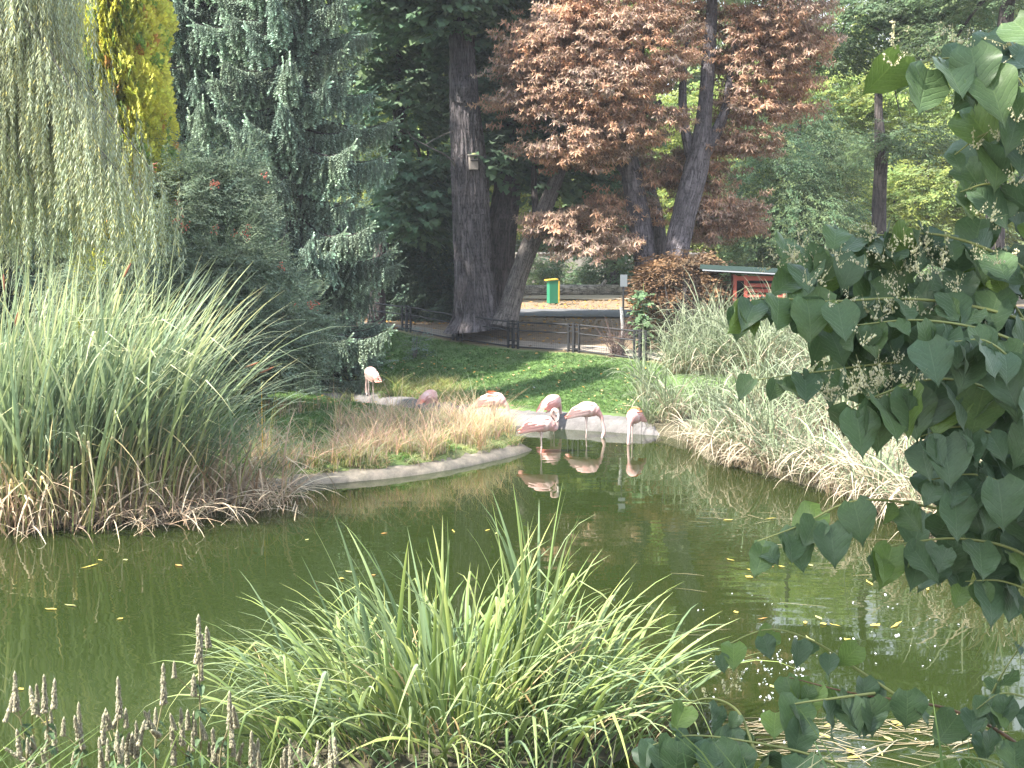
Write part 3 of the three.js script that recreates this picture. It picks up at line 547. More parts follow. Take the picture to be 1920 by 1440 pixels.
// berry bush and grey-leaved shrubs in front of the spruce
const sprTiny = spray(14, { n: 30, len: 0.4, leaf: 0.042, wide: 0.62, droop: 0.15, spread: 1.3 });
{
  const p = G(470, 745), t = thing('berry_bush', 'dense dark shrub with small leaves and red berries before the spruce', 'bush', p), r = rng(21), m = new MB(), d0 = -p.z;
  for (let k = 0; k < 30; k++) { const b = V(gauss(r) * 1.3, 1.2 + r() * 2.6, gauss(r) * 0.5); m.tube(smooth([V(gauss(r) * 0.3, -0.05, gauss(r) * 0.2), b.clone().multiplyScalar(0.5).add(V(0, 0.3, 0)), b], 8), [0.03, 0.027, 0.024, 0.02, 0.017, 0.013, 0.01, 0.007, 0.004], 5); }
  tag(part('stems', m.geo(), barkDark, t), null, null, null, 'stuff');
  const bl = [blob(450, 640, 21.6, 1, 0.85, 0.8, 1900), blob(540, 640, 21.8, 0.55, 0.75, 0.7, 900), blob(400, 520, 22, 0.75, 0.8, 0.8, 1300), blob(470, 540, 22.2, 0.7, 0.65, 0.7, 1000), blob(360, 400, 22.4, 0.6, 0.75, 0.7, 900), blob(430, 400, 22.8, 0.6, 0.6, 0.7, 700), blob(350, 320, 22.6, 0.5, 0.35, 0.5, 350), blob(450, 330, 23, 0.35, 0.3, 0.4, 200), blob(300, 560, 21.6, 0.8, 1, 0.8, 900), blob(200, 600, 21.8, 1, 1.2, 0.8, 900)];
  const C = crown(57, bl, { size: 0.85, clump: 7, spreadR: 0.2, shell: 0.5, vary: 0.2, warm: 0.06, tilt: 0.7, dens: 1.4 });
  for (let k = 0; k < 130; k++) { const b = bl[k % 8], a = r() * 6.3, q = V(b[0] + Math.cos(a) * b[3] * 0.9, b[1] + b[4] * (0.4 + 0.6 * r()), b[2] + Math.sin(a) * b[5] * 0.9); for (let j = 0; j < 3; j++) C.push([mat4(q.clone().add(V(0, j * 0.14, 0)), 0, -a + gauss(r) * 0.5, 0.9 + gauss(r) * 0.3, 0.75), tint(r, 0.2)]); }
  addCrown(t, sprTiny, leafMat(0.165, 0.22, 0.135, 0.35, 0.3), C);
  const berry = new THREE.IcosahedronGeometry(0.009, 1), B = [];
  for (const [px, py] of [[404, 344], [405, 432], [343, 428], [462, 437], [463, 445], [338, 408], [335, 380], [465, 425], [557, 575], [585, 575], [530, 600], [480, 552], [530, 500], [330, 415], [290, 315], [400, 345], [497, 332], [590, 570], [345, 420], [440, 436]]) { const b = at(px, py, 21.3); const n = 5 + r() * 12 | 0; for (let k = 0; k < n; k++) B.push([mat4(b.clone().add(V(gauss(r) * 0.06, gauss(r) * 0.07, gauss(r) * 0.1)).sub(p), 0, 0, 0, 0.8 + r() * 0.6), tint(r, 0.2)]); }
  inst('berries', berry, plain(0.36, 0.085, 0.05, 0.5), B, t);
}
{
  const g = spray(15, { n: 20, len: 0.34, leaf: 0.06, wide: 0.45, droop: 0.1, spread: 0.9 }), mat = leafMat(0.17, 0.22, 0.185, 0.2);
  for (const [px, py, w, h, n, lab] of [[625, 722, 0.6, 0.55, 520, 'grey-blue leafy shrub at the right foot of the berry bush'], [690, 690, 0.35, 0.3, 170, 'low grey-blue shrub behind the leftmost flamingo'], [778, 672, 0.12, 0.36, 60, 'slim upright grey-blue sapling alone on the lawn']]) {
    const p = G(px, py), t = thing('grey_shrub', lab, 'shrub', p), r = rng(px), m = new MB();
    for (let k = 0; k < 7; k++) m.tube([V(gauss(r) * w * 0.3, -0.03, 0), V(gauss(r) * w, h * 1.7, gauss(r) * 0.2)], [0.009, 0.003], 4);
    tag(part('stems', m.geo(), barkPale, t), null, null, null, 'stuff');
    addCrown(t, g, mat, crown(px, [[p.x, p.y + h, p.z, w, h, Math.max(0.15, w * 0.7), n]], { size: 0.75, clump: 5, spreadR: 0.1, shell: 0.1, tilt: 0.6, dens: 1 }));
  }
}

// ---------- grass ----------
function tuft(seed, n, h, w, lean, cols, spread = 0.03, seg = 2) {
  const r = rng(seed), m = new MB();
  for (let k = 0; k < n; k++) {
    const a = r() * 6.283, H = h * (0.55 + r() * 0.7), l = lean * (0.3 + r()) * H, o = V(gauss(r) * spread, -0.01, gauss(r) * spread), dx = Math.cos(a), dz = Math.sin(a), P = [], W = [];
    for (let i = 0; i <= seg; i++) { const t = i / seg; P.push(V(o.x + dx * l * t * t, o.y + H * t * (1 - 0.25 * lean * t), o.z + dz * l * t * t)); W.push(w * (1 - t * 0.92)); }
    m.col = cols[r() * cols.length | 0].map((v) => v * (0.8 + r() * 0.4));
    m.ribbon(P, W, V(-dz, 0, dx).applyAxisAngle(V(0, 1, 0), gauss(r)));
  }
  return m.geo();
}
const lawnCols = [[0.085, 0.16, 0.035], [0.1, 0.19, 0.045], [0.13, 0.2, 0.05], [0.07, 0.13, 0.03]];
const grassMat = leafMat(1, 1, 1, 0.3);
{
  const r = rng(31), L = [[], []];
  const g1 = tuft(1, 9, 0.065, 0.005, 0.9, lawnCols, 0.05), g2 = mergeGeometries([tuft(2, 5, 0.05, 0.004, 0.8, lawnCols, 0.05), tuft(3, 7, 0.04, 0.012, 1.6, [[0.09, 0.17, 0.055], [0.11, 0.2, 0.07]], 0.05)]);
  for (let k = 0; k < 160000 && L[0].length + L[1].length < 45000; k++) {
    const x = -11 + r() * 16, z = -34 + r() * 16, d = pondDist(x, z);
    if (d < 0.2 || z < fenceZ(x) + 0.15) continue;
    if (d < 0.55 && z < -20) continue;
    if (x > 3.2 + nz(z) * 0.8) continue;
    const patch = fbm(x * 0.9, z * 0.9), dryish = sstep(2.5, 0.8, d) * (z > -22.5 ? 1 : 0.35);
    const c = RGB(1 + patch * 0.5 + dryish * 0.9 * r(), 1 + patch * 0.35 + dryish * 0.3, 1 + patch * 0.2);
    L[patch + gauss(r) * 0.2 > 0.05 ? 1 : 0].push([mat4(onGround(x, z), 0, r() * 6.3, 0, (0.7 + r() * 0.7) * (d < 3 ? 1.15 : 1)), c]);
  }
  const o = tag(new THREE.Group(), 'short green lawn grass on the banks of the pond', 'grass', null, 'stuff'); o.name = 'lawn_grass'; scene.add(o);
  inst('grass', g1, grassMat, L[0], o); inst('grass', g2, grassMat, L[1], o);
}
// dry straw grass on the spit, and taller tufts
{
  const straw = [[0.58, 0.48, 0.28], [0.64, 0.55, 0.34], [0.46, 0.35, 0.23], [0.33, 0.33, 0.13]], mixed = [[0.42, 0.34, 0.17], [0.2, 0.25, 0.07], [0.28, 0.3, 0.09]];
  const r = rng(33), gd = [tuft(5, 16, 0.34, 0.004, 1.1, straw, 0.05, 3), tuft(6, 12, 0.5, 0.0035, 0.7, straw, 0.04, 3), tuft(7, 14, 0.28, 0.005, 1.2, mixed, 0.06, 3)], L = [[], [], []];
  for (let k = 0; k < 1900; k++) {
    const px = 470 + r() * 500, t = (px - 470) / 500, py = lerp(lerp(880, 800, t), lerp(905, 850, t), r()) - 3 - 70 * Math.pow(r(), 2) * (1 - t * 0.45), p = onPlane(px, py, 0.25);
    if (pondDist(p.x, p.z) < 0.16) continue;
    const thin = fbm(p.x * 1.6, p.z * 1.6); if (thin < -0.04 || (px < 620 && r() < 0.55)) continue;
    L[r() < 0.5 ? 0 : r() < 0.4 + (px > 760 ? 0.3 : 0) ? 1 : 2].push([mat4(onGround(p.x, p.z), gauss(r) * 0.12, r() * 6.3, gauss(r) * 0.12 , 0.7 + r() * 0.85), tint(r, 0.2, 0.08)]);
  }
  for (let k = 0; k < 300; k++) { const p = G(620 + r() * 260, 715 + r() * 40); if (pondDist(p.x, p.z) < 0.3) continue; L[2].push([mat4(p, 0, r() * 6.3, 0, 0.7 + r() * 0.7), tint(r, 0.2, 0.08)]); }
  const o = tag(new THREE.Group(), 'dry straw-coloured grass standing on the spit', 'dry grass', null, 'stuff'); o.name = 'dry_grass'; scene.add(o);
  gd.forEach((g, k) => inst('straw', g, grassMat, L[k], o));
  // green-yellow tufts and a few lone stalks
  const gt = tuft(8, 60, 0.55, 0.008, 1.1, [[0.24, 0.28, 0.08], [0.36, 0.33, 0.12], [0.16, 0.22, 0.06]], 0.1, 5);
  [[655, 735, 1, 'yellow-green grass tuft left of the leftmost flamingo'], [745, 742, 1.05, 'yellow-green grass tuft right of the leftmost flamingo'], [720, 752, 0.8, 'small yellow-green grass tuft in front of the leftmost flamingo'], [860, 760, 0.5, 'short grass tuft left of the flamingo with orange feathers']].forEach(([x, y, s, lab], k) => { const m = part('grass_tuft', gt, grassMat); m.position.copy(G(x, y)); m.scale.setScalar(s); m.rotation.y = k * 1.7; tag(m, lab, 'grass tuft', 'grass tufts on the far bank', 'stuff'); });
  const gs = tuft(9, 3, 0.75, 0.006, 0.25, straw, 0.02, 5);
  [[850, 770, 1], [890, 775, 1.05], [818, 690, 0.7], [925, 745, 0.6], [700, 770, 0.9]].forEach(([x, y, s], k) => { const m = part('dry_stalk', gs, grassMat); m.position.copy(G(x, y)); m.scale.setScalar(s); m.rotation.y = k * 2.1; tag(m, 'thin dry stalk standing taller than the grass around it', 'stalk', 'dry stalks'); });
}
// fallen leaves under the trees
{
  const m = new MB(), L = [], r = rng(35); m.ribbon([V(-0.05, 0, 0), V(0, 0.02, 0), V(0.05, 0.005, 0)], [0.008, 0.035, 0.004], V(0, 0, 1), 0.3);
  for (let k = 0; k < 9000; k++) { const x = -9 + r() * 22, z = -56 + r() * 27; if (z > fenceZ(Math.min(x, 2)) - 0.1 || (z > -30 && x < 3)) continue; L.push([mat4(onGround(x, z).add(V(0, 0.012, 0)), gauss(r) * 0.3, r() * 6.3, gauss(r) * 0.3, 0.6 + r() * 0.8), r() < 0.3 ? RGB(1.7, 1.4, 0.6) : tint(r, 0.4, 0.1)]); }
  tag(inst('fallen_leaves', m.geo(), leafMat(0.26, 0.17, 0.09, 0.1), L), 'brown fallen leaves on the ground under the trees', 'leaves');
}
const stemMat = plain(0.2, 0.22, 0.07, 0.6), stemRed = plain(0.16, 0.09, 0.05, 0.6);
// ---------- water plants ----------
// one long strap leaf from the origin: grows up, leans along +x, the tip may nod over
function strap(seed, len, w, lean, nod, fold = 0.3, seg = 9, cols, kink = 0) {
  const r = rng(seed), m = new MB(), P = [], W = []; let x = 0, y = -0.02, a = lean * 0.35, z = 0; const wob = gauss(r) * 0.25;
  for (let k = 0; k <= seg; k++) {
    const t = k / seg; P.push(V(x, y, z)); W.push(w * Math.min(1, 0.55 + t * 1.5) * (t < 0.55 ? 1 : Math.pow(1 - (t - 0.55) / 0.45, 0.8) * 0.97 + 0.03));
    a += (lean * 0.65 / seg) + nod * Math.pow(t, 2.2) * 3 / seg + (kink && Math.abs(t - kink) < 0.5 / seg ? 1.1 : 0);
    x += Math.sin(a) * len / seg; y += Math.cos(a) * len / seg; z += wob * t * len * 0.1 / seg;
  }
  const tw = gauss(r) * 0.9, side = V(Math.sin(tw), 0, Math.cos(tw)); m.ribbon(P, W, side, fold, cols);
  return m.geo();
}
const gr = (c0, c1, c2) => (t) => (t < 0.5 ? c0.map((v, k) => lerp(v, c1[k], t * 2)) : c1.map((v, k) => lerp(v, c2[k], t * 2 - 1)));
// a clump: the largest straps are parts, the rest are one mass
function clump(t, geos, mats, spots, nParts, partName, massName) {
  spots.sort((a, b) => b.s - a.s);
  const merged = new Map();
  spots.forEach((q, k) => {
    const g = geos[q.g], m4 = mat4(q.p, q.rx || 0, q.yaw, q.rz || 0, q.s);
    if (k < nParts) { const o = part(partName, g, mats[q.m], t); o.applyMatrix4(m4); } else { const key = q.g + '_' + q.m; if (!merged.has(key)) merged.set(key, []); merged.get(key).push([m4, null]); }
  });
  const byMat = {};
  for (const [key, L] of merged) { const [g, m] = key.split('_').map(Number); (byMat[m] ||= []).push(...L.map(([x]) => geos[g].clone().applyMatrix4(x))); }
  for (const m in byMat) tag(part(massName, mergeGeometries(byMat[m]), mats[m], t), null, null, null, 'stuff');
}
// cattails: the stand leans to the right
const catCols = [gr([0.34, 0.34, 0.12], [0.16, 0.23, 0.125], [0.3, 0.35, 0.19]), gr([0.3, 0.32, 0.1], [0.2, 0.27, 0.14], [0.46, 0.46, 0.27]), gr([0.34, 0.3, 0.12], [0.14, 0.2, 0.12], [0.21, 0.27, 0.165])];
const catGeo = []; for (let k = 0; k < 18; k++) catGeo.push(strap(400 + k, 3.3, 0.019, 0.12 + (k % 6) * 0.17, [0.08, 0.22, 0.45, 0.12, 0.3, 0.75][k % 6], 0.3, 9, catCols[k % 3], k % 9 === 7 ? 0.75 : 0));
for (let k = 0; k < 6; k++) catGeo.push(strap(470 + k, 2.3, 0.016, 0.2 + k * 0.16, [0.2, 0.6][k % 2], 0.25, 9, gr([0.4, 0.34, 0.14], [0.46, 0.38, 0.2], [0.55, 0.48, 0.3]), k % 2 ? 0.6 : 0));
const dryGeo = []; for (let k = 0; k < 8; k++) dryGeo.push(strap(430 + k, 1.4, 0.015, 0.5 + (k % 4) * 0.3, 0.5, 0.25, 7, gr([0.36, 0.24, 0.15], [0.5, 0.38, 0.25], [0.55, 0.46, 0.32]), k % 2 ? 0.5 : 0));
const waterLeaf = [leafMat(1.15, 1.15, 1.15, 0.38, 0.45), leafMat(0.8, 0.86, 0.85, 0.3, 0.35), leafMat(1.5, 1.42, 1.2, 0.42, 0.45)];
const strawMat = [leafMat(1, 1, 1, 0.15), leafMat(0.75, 0.7, 0.68, 0.15)];
const seedHead = (() => { const m = new MB(); m.col = [1, 1, 1]; const P = [], R = []; for (let k = 0; k <= 10; k++) { P.push(V(0, k * 0.02, 0)); R.push(0.0125 * Math.min(1, Math.sin(Math.min(1, k / 10 * 3 + 0.2) * 1.57)) * (k > 8 ? 0.85 - (k - 8) * 0.25 : 1)); } m.tube(P, R, 8); return m.geo(); })();
const seedMat = plain(0.2, 0.085, 0.045, 1, { bumpMap: fineTex, bumpScale: 0.003 });
{
  const clumps = [[-60, 965, 'cattail clump cut by the left edge of the picture', 0.05], [50, 968, 'cattail clump with upright leaves, first from the left edge', 0.12], [150, 962, 'cattail clump in the middle of the stand', 0.3], [235, 952, 'cattail clump with leaves sweeping right', 0.42], [325, 935, 'rightmost low cattail clump, its leaves arching over the kerb', 0.75], [440, 918, 'small cattail clump sprawling at the right end over the kerb', 1.0], [100, 935, 'cattail clump at the back of the stand below the willow', 0.2], [230, 925, 'rear cattail clump in front of the berry bush', 0.4]];
  clumps.forEach(([px, py, lab, lean], c) => {
    const p = onPlane(px, py, 0.1); p.y = Math.max(-0.05, groundY(p.x, p.z) - 0.02); const t = thing('cattail_clump', lab, 'cattails', p, 0, 'cattail stand on the left bank'), r = rng(500 + c), S = [];
    const n = c === 4 ? 190 : c === 5 ? 70 : 230;
    for (let k = 0; k < n; k++) {
      const yaw = gauss(r) * 2.2, x = gauss(r) * 0.62, z = gauss(r) * 0.4, li = clamp(Math.round((lean + 0.12 + gauss(r) * 0.42) / 0.17), 0, 5);
      S.push({ g: r() < 0.13 ? 18 + (r() * 6 | 0) : [0, 6, 12].map((q) => q + li)[r() * 3 | 0], m: r() * 3 | 0, p: V(x, 0, z), yaw: yaw * (0.75 - lean * 0.3), s: (c === 4 ? 0.66 : c === 5 ? 0.38 : 0.88) * (0.62 + r() * 0.58), rz: gauss(r) * 0.12, rx: gauss(r) * 0.1 });
    }
    clump(t, catGeo, waterLeaf, S, 45, 'leaf', 'leaf_mass');
    const D = []; for (let k = 0; k < 110; k++) D.push({ g: r() * 8 | 0, m: r() * 2 | 0, p: V(gauss(r) * 0.6, gauss(r) * 0.05, gauss(r) * 0.35 + 0.2), yaw: r() * 6.3, s: 0.45 + r() * 0.6, rz: -gauss(r) * 0.3 });
    clump(t, dryGeo, strawMat, D, 20, 'dry_leaf', 'dry_leaf_mass');
    // seed heads on their stalks
    for (const [hx, hy, hc, lx] of [[8, 545, 1, 0], [232, 520, 3, 0.5], [458, 690, 4, 1.2], [487, 700, 4, 1.15], [26, 615, 1, 0.3]]) if (hc === c) {
      const e = at(hx, hy, -p.z - 0.2).sub(p), dir = V(Math.sin(lx), Math.cos(lx), 0), P = smooth([V(0, 0, 0.05), e.clone().multiplyScalar(0.55).add(V(-lx * 0.15, 0.15, 0)), e], 12);
      const st = part('stalk', tubeGeo([...P, e.clone().addScaledVector(dir, 0.32)], [...P.map((_, k) => lerp(0.007, 0.004, k / 12)), 0.0015], 5), stemMat, t);
      const h = part('seed_head', seedHead, seedMat, st); h.position.copy(e); h.quaternion.setFromUnitVectors(V(0, 1, 0), dir);
    }
  });
  // golden dead leaves standing at the right end
  const p = G(497, 868), t = thing('cattail_clump', 'few golden-yellow dead cattail leaves standing at the right end of the stand', 'cattails', p, 0, 'cattail stand on the left bank');
  const yg = [strap(451, 1.35, 0.008, 0.03, 0, 0.3, 8, () => [0.5, 0.33, 0.06]), strap(452, 1.25, 0.008, 0.2, 0, 0.3, 8, () => [0.42, 0.38, 0.1])];
  [[0, 0, 0], [0.05, 1, 0.2], [0.08, 1, -0.3], [-0.03, 0, 2], [0.03, 1, 0.1]].forEach(([x, g, y], k) => { const o = part('leaf', yg[g], waterLeaf[0], t); o.position.set(x, 0, 0); o.rotation.y = y; o.scale.setScalar(0.8 + k * 0.05); });
}
// mat of fallen straw along the cattails, and the drift branch
{
  const r = rng(71), L = [[], []], g = [strap(461, 0.9, 0.007, 1.5, 0.1, 0, 5, () => [0.5, 0.4, 0.27]), strap(462, 0.7, 0.008, 1.1, 0.6, 0, 5, () => [0.42, 0.3, 0.2])];
  for (let k = 0; k < 1150; k++) { const px = -40 + Math.pow(r(), 0.8) * 600, e = lerp(985, 945, sstep(300, 560, px)), py = e - 45 * r() * (px > 450 ? 0.6 : 1) + gauss(r) * 12, p = onPlane(px, py, 0.05); p.y = Math.max(0.015, groundY(p.x, p.z)) + r() * 0.2; L[k % 2].push([mat4(p, gauss(r) * 0.25, r() * 6.3, -0.55 + gauss(r) * 0.55, 0.4 + r() * 0.8), tint(r, 0.3, 0.08)]); }
  const o = tag(new THREE.Group(), 'tangle of fallen pale straw at the water edge below the cattails', 'straw', null, 'stuff'); o.name = 'fallen_straw'; scene.add(o);
  g.forEach((q, k) => inst('straw', q, strawMat[0], L[k], o));
  const b = thing('drift_branch', 'dark crooked branch lying at the water edge below the cattails', 'branch', onPlane(60, 985, 0.05));
  const o0 = b.position; part('branch', tubeGeo(smooth([[-40, 985], [20, 975], [60, 988], [110, 980], [160, 990]].map(([x, y]) => onPlane(x, y, 0.06).sub(o0)), 24), smooth([V(0.05, 0, 0), V(0.045, 0, 0), V(0.03, 0, 0), V(0.02, 0, 0)], 24).map((v) => v.x), 8, (th, l) => 1 + 0.25 * nz(th, l * 4)), barkMat(0.2, 0.14, 0.1, 0.02), b);
  part('side_branch', tubeGeo(smooth([[110, 980], [200, 968], [330, 985]].map(([x, y], k) => onPlane(x, y, 0.06 + k * 0.02).sub(o0)), 14), smooth([V(0.022, 0, 0), V(0.014, 0, 0), V(0.006, 0, 0)], 14).map((v) => v.x), 6), barkMat(0.2, 0.14, 0.1, 0.02), b);
}
// sedge tussock in the foreground
{
  const sc = [gr([0.13, 0.2, 0.05], [0.17, 0.24, 0.075], [0.24, 0.3, 0.1]), gr([0.12, 0.18, 0.06], [0.16, 0.225, 0.11], [0.22, 0.28, 0.14]), gr([0.17, 0.22, 0.06], [0.21, 0.27, 0.085], [0.3, 0.33, 0.14])];
  const geos = []; for (let k = 0; k < 24; k++) geos.push(strap(600 + k, 1.58, 0.0165, 0.15 + (k % 8) * 0.17, [0.12, 0.6, 1.1][k % 3], 0.35, 10, sc[(k / 8 | 0) % 3], k % 5 === 2 ? 0.55 + (k % 3) * 0.12 : 0));
  const dry = strap(640, 1.1, 0.008, 1, 0.5, 0.2, 8, () => [0.5, 0.37, 0.22]); geos.push(dry);
  const p = onPlane(860, 1400, 0); p.y = -0.05; const t = thing('sedge_tussock', 'large arching sedge tussock in the foreground water', 'sedge', p), r = rng(73), S = [];
  for (let k = 0; k < 1050; k++) {
    const ang = r() * 6.283, rad = Math.sqrt(r()), x = Math.cos(ang) * rad * 1.2 + (r() < 0.5 ? 0.1 : -0.1), z = Math.sin(ang) * rad * 0.5, hill = 0.2 * (1 - rad);
    const out = Math.atan2(-z * 1.6, x) + gauss(r) * 1.3, li = clamp(Math.round(0.6 + rad * 5.6 + gauss(r) * 2.2), 0, 7);
    S.push({ g: r() < 0.1 ? 24 : (r() * 3 | 0) * 8 + li, m: r() * 3 | 0, p: V(x, hill, z), yaw: out, s: (0.4 + r() * 0.6) * (li < 3 && rad < 0.6 ? 1.08 : 0.92), rz: gauss(r) * 0.16, rx: gauss(r) * 0.16 });
  }
  // tall upright tops right of the middle
  for (let k = 0; k < 26; k++) S.push({ g: [0, 1, 8, 9, 16][r() * 5 | 0], m: r() * 3 | 0, p: V(0.5 + gauss(r) * 0.18, 0.25, gauss(r) * 0.15), yaw: r() * 6.3, s: 0.78 + r() * 0.32 });
  clump(t, geos, waterLeaf, S, 290, 'leaf', 'leaf_mass');
  const base = new THREE.SphereGeometry(1, 24, 10); base.scale(1.25, 0.22, 0.6); part('root_mound', base, plain(0.05, 0.045, 0.025, 1), t);
}
// reeds and drooping grass of the right bank
{
  const blue = [gr([0.3, 0.27, 0.15], [0.21, 0.25, 0.15], [0.3, 0.32, 0.21]), gr([0.26, 0.26, 0.13], [0.18, 0.235, 0.125], [0.27, 0.31, 0.18])], tan = gr([0.3, 0.22, 0.14], [0.42, 0.34, 0.23], [0.52, 0.44, 0.33]);
  const geos = []; for (let k = 0; k < 8; k++) geos.push(strap(700 + k, 1.7, 0.011, 0.3 + (k % 4) * 0.33, 0.7 + (k % 3) * 0.4, 0, 8, blue[k % 2], k === 5 ? 0.6 : 0));
  for (let k = 0; k < 4; k++) geos.push(strap(720 + k, 1.4, 0.01, 0.8 + k * 0.25, 0.9, 0, 7, tan, k === 1 ? 0.5 : 0));
  const spots = []; const r = rng(75);
  const rows = [[1255, 700, 1390, 700, 5, 0.85, 0.1], [1240, 790, 1480, 760, 6, 0.9, 0.2], [1290, 838, 1500, 850, 6, 0.85, 0.3], [1340, 858, 1560, 905, 7, 0.75, 0.5], [1290, 668, 1500, 660, 6, 1, 0.1], [1395, 672, 1480, 668, 4, 1, 0.1], [1420, 700, 1560, 700, 5, 1, 0.15], [1480, 800, 1760, 830, 6, 0.95, 0.3], [1560, 915, 1760, 995, 6, 0.8, 0.55], [1500, 720, 1800, 720, 6, 1, 0.15], [1700, 880, 1950, 960, 6, 0.9, 0.6], [1800, 1010, 2000, 1050, 3, 0.8, 0.8], [1420, 650, 1800, 650, 5, 1, 0.1]];
  for (const [x0, y0, x1, y1, n, s, dry] of rows) for (let k = 0; k < n; k++) { const f = (k + 0.3 + r() * 0.4) / n, px = lerp(x0, x1, f), py = lerp(y0, y1, f); const p = G(px, py); spots.push([p, s, dry, px]); }
  const base = [0, 1, 2, 3].map((v) => {
    const rr = rng(760 + v), out = [[], []];
    for (let k = 0; k < 130; k++) { const dryOne = rr() < [0.15, 0.35, 0.6, 0.8][v], g = geos[dryOne ? 8 + (rr() * 4 | 0) : rr() * 8 | 0].clone(); g.applyMatrix4(mat4(V(gauss(rr) * 0.22, 0, gauss(rr) * 0.2), gauss(rr) * 0.2, rr() * 6.3, gauss(rr) * 0.15, 0.5 + rr() * 0.6)); out[dryOne ? 1 : 0].push(g); }
    return out.map((l) => mergeGeometries(l));
  });
  const rm = [leafMat(1, 1, 1, 0.25, 0.15), leafMat(1, 1, 1, 0.15)];
  spots.forEach(([p, s, dry, px], k) => {
    const v = clamp(Math.round(dry * 3.4 + gauss(r) * 0.8), 0, 3);
    const wet = pondDist(p.x, p.z) < 0.7;
    const t = thing('reed_clump', wet ? 'reed clump hanging pale dry blades over the water on the right bank' : v > 1 ? 'reed clump of mostly straw-coloured blades up on the right bank' : 'reed clump of mostly grey-green blades up on the right bank', 'reeds', p, r() * 6.3, wet ? 'reeds hanging over the water' : v > 1 ? 'straw-coloured reeds' : 'grey-green reeds');
    t.position.y -= 0.03; t.scale.setScalar(s * (0.7 + r() * 0.6)); t.rotation.x = gauss(r) * 0.12;
    tag(part('blades', base[v][0], rm[0], t), null, null, null, 'stuff'); tag(part('dry_blades', base[v][1], rm[1], t), null, null, null, 'stuff');
  });
  // drooping reed at the edge of the lawn, taller thin ones by the hedge, straw along the water
  for (const [px, py, s, yaw, lab] of [[1215, 748, 0.85, 3.2, 'tall nodding reed clump leaning left over the lawn'], [1270, 680, 0.95, 0, 'thin tall reed clump standing before the brown shrub'], [1330, 690, 0.95, 1, 'tall reed clump right of the brown shrub'], [1215, 800, 0.6, 2, 'small reed clump at the right end of the far kerb']]) { const t = thing('reed_clump', lab, 'reeds', G(px, py), yaw); t.scale.setScalar(s); tag(part('blades', base[0][0], rm[0], t), null, null, null, 'stuff'); }
}
